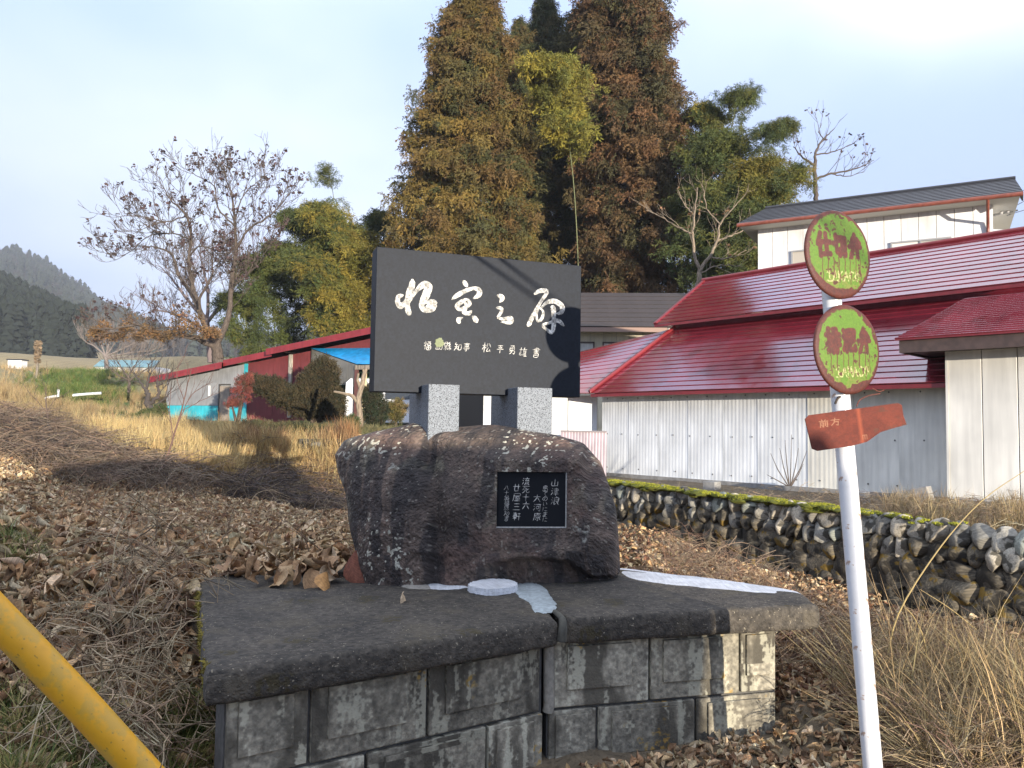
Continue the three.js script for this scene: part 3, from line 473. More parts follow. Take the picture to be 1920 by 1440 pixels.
// ---------------------------------------------------------------- brush strokes
const GLYPH = {
  福: '2,0 3,1.5;0.5,2.5 4,2.5 1,6;2.5,4.5 2.5,10;5,1 9.5,1;5.5,2.5 9,2.5 9,4.5 5.5,4.5 5.5,2.5;5,6 9.5,6 9.5,10 5,10 5,6;7.2,6 7.2,10;5,8 9.5,8',
  島: '5,0 4,1.2;2,1.2 8,1.2 8,4.2;2,1.2 2,5.8;2,2.7 8,2.7;2,4.2 8,4.2;2,5.8 9.5,5.8 9,10 7.5,9.5;2,7 2,9.5 6.5,9.5 6.5,7.2;4.3,6.8 4.3,9.5',
  縣: '1,0.5 1,4.5 4.5,4.5;1,0.5 4.5,0.5 4.5,4.5;1,2 4.5,2;0.5,6 5,6;2.7,6 2.7,10;1.2,7.5 0.5,9;4.2,7.5 5,9;8,0 6,2 8.5,2.5 6,5 9.5,5;7.8,5 7.8,10;6.2,7 5.8,9;9.2,7 9.8,9',
  知: '2,0 1,2.5;1,2.5 5,2.5;0.5,5 5.5,5;3,2.5 3,5 0.5,10;3.2,6 5.2,9;6.5,3 9.5,3 9.5,9 6.5,9 6.5,3',
  事: '1,1.5 9,1.5;3,2.7 7,2.7 7,4.2 3,4.2 3,2.7;2,5.3 8,5.3 8,8;0.5,6.7 9.5,6.7;2,8 8,8;5,0 5,10 3.5,9.3',
  松: '0.5,3 5,3;2.8,0 2.8,10;2.8,3.5 0.5,7;2.8,4 4.8,6;6.3,1 5.5,5;7.8,1 9.8,5;7.3,5 5.5,9 9.2,8.5;8.5,7 9.6,9.5',
  平: '1.5,1 8.5,1;3,2.3 3.8,4.2;7,2.3 6.2,4.2;0.5,5.3 9.5,5.3;5,1 5,10',
  勇: '2.5,0.3 7.5,0.3 6,1.6;2.5,2 7.5,2 7.5,5.5 2.5,5.5 2.5,2;2.5,3.7 7.5,3.7;5,2 5,5.5;1.5,6.7 8.5,6.7 8,10 6.5,9.3;5,5.5 4.5,8 2,10',
  雄: '0.5,2.5 4.8,2.5;2.5,0 1.8,4 0.5,8;3,4.5 1.5,8.5 4.5,8;4,7 4.8,9;6.8,0 5.5,3;6,2.5 6,10;6,2.5 9.7,2.5;6,5 9.3,5;6,7.3 9.3,7.3;6,9.7 9.8,9.7;8,2.5 8,9.7',
  書: '2.5,1.2 7.5,1.2 7.5,3.6;0.5,2.4 9.5,2.4;2.5,3.6 7.5,3.6;1.5,4.8 8.5,4.8;5,0 5,6;2.8,6.3 7.2,6.3 7.2,10 2.8,10 2.8,6.3;2.8,8.1 7.2,8.1',
  山: '5,1 5,8.5;1.5,4 1.5,8.7 8.5,8.7;8.5,4 8.5,9.3',
  津: '1.5,1 2.5,2;0.8,3.5 2,4.5;0.8,9 2.5,6;4,1.8 8.5,1.8 8.5,4.6;3.5,3.2 9.5,3.2;4,4.6 8.5,4.6;4,6.2 8.8,6.2;3.3,7.8 9.6,7.8;6.3,0.3 6.3,10',
  浪: '1.5,1 2.5,2;0.8,3.5 2,4.5;0.8,9 2.5,6;6.5,0 7,1;4.3,1.5 9,1.5 9,5 4.3,5;4.3,3.2 9,3.2;4.3,1.5 4.3,9.3 6,8.3;9.5,6 7.5,7;6,5 9.8,9.8',
  大: '0.8,3.5 9.2,3.5;5,0.5 4.5,5 1,9.7;5,4 9.3,9.7',
  河: '1.5,1 2.5,2;0.8,3.5 2,4.5;0.8,9 2.5,6;3.5,1.5 9.7,1.5;4.3,3.8 6.8,3.8 6.8,6.5 4.3,6.5 4.3,3.8;8.5,1.5 8.5,9.5 7,9',
  原: '1.5,1 9.5,1;1.8,1 1.5,6 .5,9.8;5.5,1.2 4.8,2.5;3.5,2.6 8.5,2.6 8.5,5.8 3.5,5.8 3.5,2.6;3.5,4.2 8.5,4.2;6,5.8 6,9.8 5,9.3;4.2,7 3,9;7.7,7 9.2,9',
  流: '1.5,1 2.5,2;0.8,3.5 2,4.5;0.8,9 2.5,6;6.3,0 6.6,1.4;3.5,1.6 9.7,1.6;6,1.8 4.5,4.3 9,4;7.8,2.8 9.2,4.8;5,5.5 4.6,8 3.5,9.8;6.8,5.5 6.8,9.3;8.6,5.5 8.6,9.3 9.8,9.3',
  死: '0.5,1 9.5,1;3.5,1 0.8,6;2,3.5 5,3.5 4,7 1,9.8;2,5 3.5,6.3;6.2,2.8 6.2,9 9.5,9 9.5,7.5;9,4 6.2,6',
  十: '0.8,4.5 9.2,4.5;5,0.5 5,9.8', 六: '5,0 5,2.2;0.5,3.2 9.5,3.2;3.8,5 1,9.7;6.2,5 9,9.7', 廿: '0.5,3.5 9.5,3.5;3,0.5 3,9 7,9;7,0.5 7,9',
  屋: '1.5,0.8 9,0.8 9,3 1.5,3;1.5,0.8 1.3,6 0.3,9.8;2.8,4.3 9.3,4.3;5.5,4.3 3.8,6.2 8.5,6;7.5,5 9,6.8;3,7.6 9,7.6;2,9.6 9.8,9.6;5.8,6.3 5.8,9.6',
  三: '1.5,1.5 8.5,1.5;2,5 8,5;0.5,9 9.5,9', 軒: '0.3,1.3 5,1.3;1,2.8 4.4,2.8 4.4,6.2 1,6.2 1,2.8;1,4.5 4.4,4.5;0.3,7.7 5,7.7;2.7,0 2.7,10;6,2 9.5,2;5.5,5.3 9.9,5.3;7.8,2 7.8,10',
  八: '4,1 3,5 0.5,9.5;6,1 7,5 9.6,9.5', 翁: '3.5,0.3 1,3;6.5,0.3 9,3;6.5,2.3 4,4.2 7,4.2;1,5.3 4.5,5.3 4.5,10;1.5,6.8 3,7.6;1.2,9.5 3.3,8.2;5.5,5.3 9.3,5.3 9.3,10;6,6.8 7.6,7.6;5.8,9.5 8,8.2',
  て: '1,2 9,1.5 5,4 5,7 8,9.5', い: '2,2 2.5,7 4,8;7,2.5 8.5,6', に: '1.5,1.5 1.5,9;4.5,3 8.5,3;4.5,8 9,8.5', の: '5,2 3.5,8 1,6 3.5,2 8,2.5 9,6 6,9', ま: '1.5,2.5 8.5,2.5;1.5,5 8.5,5;5,.5 5,8 2.5,9.3 2,7.5 8,9.5',
  仕: '3,0.3 0.5,5;2,3.5 2,10;3.5,4 9.7,4;6.6,0.5 6.6,9;4,9.2 9.3,9.2', 切: '0.5,4.5 5,3;2.5,1 2.5,8 5,7;5,2 9.3,2 8.8,9.5 7.3,9;7,2 6.8,6 4.8,9.5', 弁: '5.5,0.3 3,3.2 8,3;7,2 9,4;0.5,5.5 9.5,5.5;3.5,3.8 3.2,7 1.5,10;6.8,4 6.8,10',
  排: '0.3,2.7 3.5,2.7;2,0.2 2,9.5 1,9;0.3,6.5 3.7,5;5.5,0.5 5.5,7 4.3,10;4,2.7 5.5,2.7;4,4.8 5.5,4.8;4,7 5.5,7;7.5,0.5 7.5,10;7.5,2.7 9.7,2.7;7.5,4.8 9.6,4.8;7.5,7 9.8,7', 泥: '1.5,1 2.5,2;0.8,3.5 2,4.5;0.8,9 2.5,6;4,1.2 9.3,1.2 9.3,3.5 4,3.5;4,1.2 4,6 3,9.8;9,5 6,6.5;5.6,4.6 5.6,9.3 9.5,9.3 9.5,7.8',
  前: '3,0.2 3.8,1.5;7,0.2 6.2,1.5;0.5,2.2 9.5,2.2;1.5,4 4.8,4 4.8,9.8 3.8,9.3;1.5,4 1.5,9.8;1.5,5.8 4.8,5.8;1.5,7.6 4.8,7.6;6.8,4 6.8,8;9,3.5 9,9.8 7.8,9.3', 方: '5,0 5,1.8;0.5,2.5 9.5,2.5;4.5,2.5 4,6 1,9.8;4,5 8.5,5 8,9.7 6.3,9',
};
const glyph = c => (GLYPH[c] ?? GLYPH['の']).split(';').map(s => s.split(' ').map(p => p.split(',').map(Number)));
// a brush stroke as a low rounded band lying on a face (points x, y, width in metres; z of the face)
function stroke(pts, z, h, seed = 1, n = 0) {
  const c = new THREE.CatmullRomCurve3(pts.map(p => V3(p[0], p[1], p[2])), false, 'centripetal'), N = n || Math.max(3, pts.length * 4), pos = [], idx = [];
  const cs = c.getPoints(N), R = rng(seed); let jl = 0, jr = 0;
  cs.forEach((p, k) => {
    const a = cs[Math.max(0, k - 1)], b = cs[Math.min(N, k + 1)]; let dx = b.x - a.x, dy = b.y - a.y; const l = Math.hypot(dx, dy) || 1; dx /= l; dy /= l;
    const e = Math.min(k, N - k), cap = e === 0 ? .42 : e === 1 ? .82 : 1; jl = jl * .5 + (R() - .5) * .16; jr = jr * .5 + (R() - .5) * .16; const w = Math.max(p.z, 1e-4) * .5 * cap;
    const ex = e === 0 ? (k === 0 ? -1 : 1) * w * .5 : 0; const x = p.x + dx * ex, y = p.y + dy * ex;
    pos.push(x - dy * w * (1 + jl), y + dx * w * (1 + jl), z - .0006, x - dy * w * .45, y + dx * w * .45, z + h * .8, x + dy * w * .1, y - dx * w * .1, z + h * .45, x + dy * w * (1 + jr), y - dx * w * (1 + jr), z - .0006);
    if (k) for (let q = 0; q < 3; q++) { const A = (k - 1) * 4 + q, B = A + 4; idx.push(A, A + 1, B, A + 1, B + 1, B); }
  });
  const g = new THREE.BufferGeometry(); g.setAttribute('position', new THREE.Float32BufferAttribute(pos, 3)); g.setIndex(idx); const q = g.toNonIndexed(); q.computeVertexNormals(); return triUV(q);
}
// ---------------------------------------------------------------- black granite tablet
const blackGranite = new THREE.MeshPhysicalMaterial({ color: COL(.022, .030, .044), roughness: .6, specularIntensity: .5, map: tex(256, 256, (u, v, o, i, j) => { const n = h2(i, j, 3), m = fbm(u * 24, v * 24, 3, 8, 24); let k = .62 + .34 * m + (n > .9 ? .16 : 0) + (n > .985 ? .3 : 0); k = k * .78; o[0] = k; o[1] = k; o[2] = k * 1.02; }) });
const greyGranite = mat(.27, .285, .30, .7, { map: tex(256, 256, (u, v, o, i, j) => { const n = vnoise(u * 90, v * 90, 3, 90), m = h2(i, j, 9), b = vnoise(u * 128, v * 128, 23, 128); let k = .86; if (n < .34) k = .45; if (b > .75) k = 1; k += (m - .5) * .14; o[0] = k * .98; o[1] = k; o[2] = k * 1.02; }) });
blackGranite.map.repeat.set(3.2, 3.2); greyGranite.map.repeat.set(3.2, 3.2);
const cutWhite = mat(.74, .73, .70, .85, { map: rep(tex(256, 256, (u, v, o) => { const n = fbm(u * 20, v * 20, 4, 3, 20), m = fbm(u * 6, v * 6, 3, 44, 6); const k = clamp(.62 + .8 * (n - .35) + .5 * (m - .4)); o[0] = k; o[1] = k * .99; o[2] = k * .96; }), 6) });
const slabG = thing('stone_tablet', 'black granite tablet with four large carved characters, held up on grey posts', 'monument', [-.807, 1.694, -4.5], Math.atan2(.46, 1.246));
{
  const W = 1.328, H = .853, T = .15;
  mesh('tablet', triUV(new RoundedBoxGeometry(W, H, T, 1, .004).translate(W / 2, H / 2, -T / 2)), blackGranite, slabG);
  const zx = ([x, y, w]) => { const p = loc(slabG, 680 + x * .229167, 440 + y * .229167, 0); return [p.x, p.y, w * 1.22 * .229167 / 1450 * 4.75]; };
  const big = [
    [[[332, 495, 22], [296, 505, 34], [284, 548, 40], [312, 590, 42], [350, 545, 24], [372, 505, 12]], [[276, 566, 10], [300, 580, 22], [330, 560, 24]],
      [[406, 368, 36], [400, 420, 50], [378, 478, 44], [364, 545, 40], [366, 605, 42], [384, 655, 46]],
      [[380, 565, 12], [412, 500, 22], [460, 440, 34], [512, 408, 56], [536, 430, 62], [518, 490, 60], [492, 545, 52], [480, 585, 40], [500, 612, 46], [550, 605, 60], [600, 580, 44]], [[520, 560, 30], [565, 552, 40], [605, 560, 34]]],
    [[[822, 378, 26], [838, 400, 38], [856, 426, 24]], [[728, 532, 12], [770, 500, 34], [840, 462, 34], [905, 440, 28], [948, 452, 40], [952, 488, 42], [905, 522, 20]],
      [[856, 524, 24], [812, 548, 34], [772, 582, 36], [786, 612, 30], [840, 596, 30], [876, 566, 34], [862, 530, 30]], [[835, 540, 20], [846, 590, 30], [826, 636, 30], [866, 644, 36], [892, 622, 18]], [[818, 678, 16], [780, 694, 34], [794, 722, 34]], [[896, 668, 16], [920, 690, 44], [936, 716, 34]]],
    [[[1100, 496, 24], [1142, 516, 42], [1120, 556, 12]], [[1092, 598, 18], [1136, 606, 30], [1126, 646, 26], [1100, 674, 18]], [[1100, 684, 14], [1150, 690, 26], [1214, 684, 34], [1214, 712, 36], [1130, 716, 12]]],
    [[[1404, 488, 26], [1450, 462, 34], [1506, 466, 36], [1462, 540, 26], [1408, 636, 32], [1374, 700, 36], [1354, 748, 40]], [[1430, 712, 22], [1422, 650, 24], [1446, 602, 16], [1476, 630, 22], [1462, 690, 26], [1430, 712, 20]],
      [[1446, 612, 12], [1510, 556, 30], [1580, 548, 42], [1630, 588, 44], [1624, 634, 36], [1580, 648, 14]], [[1538, 590, 22], [1556, 600, 44], [1562, 680, 36], [1560, 750, 36], [1546, 796, 34], [1504, 774, 26], [1474, 742, 22], [1530, 722, 20], [1600, 704, 34], [1646, 746, 26]]],
  ];
  big.forEach((ch, i) => mesh('large_character', ch.map((s, k) => stroke(s.map(zx), 0, .0045, i * 9 + k + 1)), cutWhite, slabG));
  const row = [['福', 528, 905, 62], ['島', 622, 905, 62], ['縣', 694, 912, 62], ['知', 778, 915, 58], ['事', 850, 918, 62], ['松', 1012, 922, 74], ['平', 1125, 936, 62], ['勇', 1222, 942, 62], ['雄', 1312, 960, 66], ['書', 1420, 962, 70]];
  row.forEach(([c, x, y, s], i) => mesh('small_character', glyph(c).map((st, k) => stroke(st.map(([a, b]) => zx([x + (a - 5) / 10 * s + (5 - b) * .9, y + (b - 5) / 10 * s * 1.1, 6.6])), 0, .0015, i * 7 + k)), cutWhite, slabG));
  const lp = zx([628, 882, 1]), lg = new THREE.CircleGeometry(.03, 22), q = lg.attributes.position, R = rng(3); for (let i = 1; i < q.count; i++) { const s = .75 + .4 * R(); q.setXY(i, q.getX(i) * s, q.getY(i) * s); } lg.translate(lp[0], lp[1], .0026);
  mesh('lichen_patch', lg, mat(.36, .40, .22, .95, { map: rep(fineTex, 1) }), slabG);
  // posts: a notched block each, gripping the tablet's foot
  for (const [xa, xb, top, bot, lab] of [[803, 861, 722, 1.40, 'speckled grey granite block under the tablet, nearer the tin shed'], [970, 1035, 728, 1.40, 'speckled grey granite block under the tablet, nearer the storehouse']]) {
    const a = loc(slabG, xa, 760, .17), b = loc(slabG, xb, 760, .17), ty = loc(slabG, (xa + xb) / 2, top, .17).y, by = bot - slabG.position.y;
    const wp = V3((a.x + b.x) / 2, by, -T / 2).applyMatrix4(slabG.matrixWorld);
    const g = thing('granite_post', lab, 'stone post', wp, slabG.rotation.y, 'posts under the tablet'); const w = (b.x - a.x) / 2, z0 = T / 2;
    const prof = [[-.245, 0], [.245, 0], [.245, ty - by], [z0 + .001, ty - by], [z0 + .001, -by - .001], [-z0 - .001, -by - .001], [-z0 - .001, ty - by], [-.245, ty - by]];
    const sh = new THREE.Shape(prof.map(p => new THREE.Vector2(p[0], p[1]))); const ge = new THREE.ExtrudeGeometry(sh, { depth: 2 * w - .006, bevelEnabled: true, bevelSize: .003, bevelThickness: .003, bevelSegments: 1 }); ge.translate(0, 0, -w + .003); ge.rotateY(-Math.PI / 2);
    mesh('block', triUV(ge), greyGranite, g);
  }
}
// ---------------------------------------------------------------- the boulder with its inset plaque
const rockTex = tex(1024, 1024, (u, v, o) => {
  const n = fbm(u * 7, v * 7, 5, 2, 7), w = fbm(u * 3 + 2 * n, v * 3, 4, 12, 3), st = fbm(u * 26, v * 4, 4, 22, 26), f = fbm(u * 90, v * 90, 3, 32, 90), gr = fbm(u * 40, v * 40, 3, 36, 40);
  let c = mix3([.26, .225, .205], [.38, .325, .29], smooth(.3, .7, n));
  c = mix3(c, [.40, .385, .33], smooth(.52, .68, w) * .8);                                  // grey-olive weathering
  c = mix3(c, [.15, .14, .145], smooth(.5, .66, st) * .6);                                  // dark run-off streaks
  c = mix3(c, [.36, .27, .24], smooth(.55, .7, fbm(u * 5, v * 5, 4, 42, 5)) * .5);          // reddish iron
  const k = .66 + .5 * f + .3 * (gr - .5); c = c.map(x => x * k);
  const sp = fbm(u * 80, v * 80, 2, 52, 80), zone = smooth(.46, .62, fbm(u * 4, v * 4, 3, 62, 4)); if (sp > .785 - .085 * zone) c = mix3(c, [.62, .61, .56], smooth(.775 - .085 * zone, .82 - .085 * zone, sp) * (.4 + .6 * zone));      // lichen dots
  const bl = fbm(u * 13, v * 13, 4, 72, 13); c = mix3(c, [.52, .52, .49], smooth(.735, .79, bl) * smooth(.35, .6, f) * .8);
  o[0] = c[0]; o[1] = c[1]; o[2] = c[2];
});
const rockBump = tex(512, 512, (u, v, o) => { const k = .5 * fbm(u * 12, v * 12, 5, 2, 12) + .5 * fbm(u * 50, v * 50, 3, 4, 50); o[0] = o[1] = o[2] = k; }, false);
const rockMat = new THREE.MeshStandardMaterial({ color: COL(1.32, 1.30, 1.24), map: rep(rockTex, .62), bumpMap: rep(rockBump, 1.7), bumpScale: .028, roughness: .82 });
{
  const g = thing('boulder', 'large dark weathered boulder spotted with lichen, carrying the black tablet', 'boulder', [-.12, .60, -4.72], .10);
  const side = (pts) => pts.map(([px, py]) => { const p = loc(g, px, py, .05); return [p.y, p.x]; }).sort((a, b) => a[0] - b[0]);
  const L = side([[676, 1100], [668, 1040], [655, 980], [648, 930], [634, 885], [630, 855], [645, 832], [668, 815], [700, 803]]), Rr = side([[1158, 1100], [1157, 1050], [1150, 990], [1142, 945], [1132, 900], [1120, 868], [1095, 835], [1066, 815], [1040, 806]]);
  const at = (T, y) => { if (y <= T[0][0]) return T[0][1]; for (let i = 1; i < T.length; i++) if (y <= T[i][0]) return lerp(T[i - 1][1], T[i][1], (y - T[i - 1][0]) / (T[i][0] - T[i - 1][0])); return T[T.length - 1][1]; };
  const topPts = [[600, 850], [640, 833], [668, 815], [700, 801], [740, 790], [775, 784], [800, 800], [830, 803], [870, 800], [920, 796], [985, 800], [1030, 803], [1066, 815], [1095, 835], [1150, 860]].map(([a, b]) => { const p = loc(g, a, b, -.08); return [p.x, p.y]; });
  const topY = x => { const T = topPts; if (x <= T[0][0]) return T[0][1]; for (let i = 1; i < T.length; i++) if (x <= T[i][0]) return lerp(T[i - 1][1], T[i][1], (x - T[i - 1][0]) / (T[i][0] - T[i - 1][0])); return T[T.length - 1][1]; };
  const A = 220, B = 120, pos = [], idx = [];
  const pc = [loc(g, 932, 884, .40), loc(g, 1062, 990, .40)];                                       // the plaque's opening
  const ZP = .40;
  for (let j = 0; j <= B; j++) for (let i = 0; i < A; i++) {
    const v = j / B, th = i / A * 2 * Math.PI, H = .93; let y, s;
    if (v < .72) { y = v / .72 * .80; s = 1; } else { const q = (v - .72) / .28 * Math.PI / 2; y = .80 + .13 * Math.sin(q); s = Math.cos(q); }
    const xl = at(L, y * .99), xr = at(Rr, y * .99), cx = (xl + xr) / 2, hx = (xr - xl) / 2;
    const c = Math.cos(th), q = Math.sin(th), sc = Math.sign(c) * Math.abs(c) ** .62, sq = Math.sign(q) * Math.abs(q) ** .62;
    let x = cx + hx * sc * s, z = sq * s * (q > 0 ? lerp(.44, .27, smooth(.45, .93, y)) - .05 * smooth(.25, 0, y) : .46);
    y = v < .72 ? y : lerp(y, y * topY(x) / .93, smooth(.72, 1, v) * .98);
    y = Math.min(y, topY(x));
    const n = fbm3(x * 2.2 + 4, y * 2.2, z * 2.2, 4, 6) - .5, f = fbm3(x * 9, y * 9, z * 9 + 3, 3, 16) - .5;
    const inP = smooth(.16, .05, Math.max(pc[0].x - x, x - pc[1].x, pc[1].y - y, y - pc[0].y));
    const out = .16 * n + .045 * f;
    const nx = sc * .6, nz = sq; x += nx * out * .45; z += nz * out; y += out * .12 * (s < .9 ? 1 : 0);
    if (q > 0) {
      const px = x, gx = -.34 + .03 * Math.sin(y * 6);
      z -= .075 * Math.exp(-(((px - gx) / .05) ** 2)) * smooth(.9, .7, y);                     // the vertical cleft
      const led = .17 + .06 * (fbm(px * 5, 3, 3, 8) - .5) * 2 - .12 * smooth(.35, .62, px); const under = smooth(led + .012, led - .012, y) * smooth(-.05, .05, px) * .07; z -= under * s;                                                // the undercut ledge near the foot
      z = lerp(z, ZP + .012, inP * clamp(s * 1.4));
    }
    pos.push(x, y, z);
  }
  for (let j = 0; j < B; j++) for (let i = 0; i < A; i++) { const i2 = (i + 1) % A, a = j * A + i, b = j * A + i2; idx.push(a, a + A, b, b, a + A, b + A); }
  let bg = new THREE.BufferGeometry(); bg.setAttribute('position', new THREE.Float32BufferAttribute(pos, 3)); bg.setIndex(idx); bg.computeVertexNormals();
  { const u = new Float32Array(pos.length / 3 * 2); for (let i = 0; i < pos.length / 3; i++) { const x = pos[i * 3], y = pos[i * 3 + 1], z = pos[i * 3 + 2]; u[i * 2] = x + z * .6; u[i * 2 + 1] = y - z * .5; } bg.setAttribute('uv', new THREE.BufferAttribute(u, 2)); }
  const cut = new THREE.BoxGeometry(pc[1].x - pc[0].x, pc[0].y - pc[1].y, .12).translate((pc[0].x + pc[1].x) / 2, (pc[0].y + pc[1].y) / 2, ZP + .04);
  const ba = new Brush(bg), bb = new Brush(cut); ba.updateMatrixWorld(); bb.updateMatrixWorld(); const ev = new Evaluator(); ev.attributes = ['position', 'normal', 'uv']; ev.useGroups = false;
  let res = bg; try { res = ev.evaluate(ba, bb, SUBTRACTION).geometry; } catch (e) { console.log('csg', e.message); }
  mesh('rock', res, rockMat, g);
  const pl = new THREE.Group(); pl.name = 'plaque'; pl.userData.label = 'black stone plaque with white vertical writing'; g.add(pl);
  mesh('panel', box(pc[0].x + .004, pc[1].x - .007, pc[1].y + .007, pc[0].y - .004, ZP - .03, ZP - .004), new THREE.MeshPhysicalMaterial({ color: COL(.009, .010, .012), roughness: .7, specularIntensity: .35 }), pl);
  mesh('lit_cut_edge', [box(pc[1].x - .0065, pc[1].x - .0005, pc[1].y + .0005, pc[0].y - .001, ZP - .03, ZP + .004), box(pc[0].x + .0005, pc[1].x - .007, pc[1].y + .0005, pc[1].y + .0065, ZP - .03, ZP + .002)], mat(.55, .53, .48, .9, { map: rep(grainTex, 6) }), pl);  // pale colour carries the light on the recess's cut edge
  const zc = ([x, y, w]) => { const p = loc(g, 600 + x * .3125, 700 + y * .3125, ZP - .004); return [p.x, p.y, w * .3125 / 1450 * 4.32]; };
  const cols = [['山津浪', 1409, 655, 55, 50], ['島てのいにまに', 1350, 690, 31, 34], ['大河原', 1302, 748, 56, 48], ['流死十六', 1235, 648, 48, 46], ['廿屋三軒', 1180, 686, 57, 48], ['八十翁福縣知書', 1119, 686, 30.5, 30]];
  for (const [s, x, y, st, sz] of cols) [...s].forEach((c, i) => mesh('character', glyph(c).map((q, k) => stroke(q.map(([a, b]) => zc([x + (a - 5) / 10 * sz + (5 - b) * .5, y + i * st + (b - 5) / 10 * sz, sz > 40 ? 6.5 : 4.2])), ZP - .004, .001, i * 5 + k, q.length * 2)), cutWhite, pl));
}
// ---------------------------------------------------------------- the concrete plinth
const capTex = tex(1024, 1024, (u, v, o, i, j) => { const n = fbm(u * 5, v * 5, 5, 2, 5), f = fbm(u * 70, v * 70, 3, 12, 70), w = fbm(u * 9, v * 9, 4, 42, 9); let k = .235 + .14 * (n - .4) + .22 * (f - .45); let c = [k * 1.03, k * .985, k * .92]; c = mix3(c, [.34, .32, .275], smooth(.54, .70, w) * .5); const s = fbm(u * 150, v * 150, 2, 22, 150); if (s > .80) c = mix3(c, [.55, .53, .48], smooth(.80, .86, s)); const m = fbm(u * 7, v * 7, 4, 92, 7); c = mix3(c, [.20, .175, .07], smooth(.66, .76, m) * smooth(.42, .56, f) * .6); o[0] = c[0]; o[1] = c[1]; o[2] = c[2]; });
const capMat = new THREE.MeshStandardMaterial({ color: COL(1, .93, .82), map: rep(capTex, .8), bumpMap: rep(rockBump, 2.6), bumpScale: .012, roughness: .9 });
const blockTex = tex(1024, 1024, (u, v, o) => {
  const n = fbm(u * 6, v * 6, 5, 2, 6), f = fbm(u * 80, v * 80, 3, 12, 80), s = fbm(u * 14, v * 5, 4, 32, 14), s2 = fbm(u * 30, v * 5, 4, 62, 30), w = fbm(u * 10, v * 10, 4, 52, 10);
  let k = .43 + .30 * (n - .45) + .30 * (f - .45); let c = [k, k * .975, k * .91]; c = mix3(c, [.22, .21, .19], smooth(.48, .66, s * .6 + n * .4) * .8); c = mix3(c, [.60, .60, .56], smooth(.55, .66, s2 * .75 + f * .25) * .75); c = mix3(c, [.56, .43, .18], smooth(.70, .77, w) * smooth(.4, .55, f) * .7); o[0] = c[0]; o[1] = c[1]; o[2] = c[2];
});
const blockMats = [0, 1, 2, 3].map(i => { const t = rep(blockTex, .75); t.offset.set(i * .27, i * .4); return new THREE.MeshStandardMaterial({ map: t, bumpMap: rep(rockBump, 2.4), bumpScale: .006, roughness: .9, color: [COL(1.45, 1.37, 1.17), COL(1.2, 1.13, .97), COL(1.75, 1.66, 1.44), COL(1.32, 1.25, 1.08)][i] }); });
const CAPY = .615;
const plinth = thing('plinth', 'black-stained concrete slab plinth on grey concrete blocks, cracked in two, under the boulder', 'plinth', [0, 0, 0], 0);
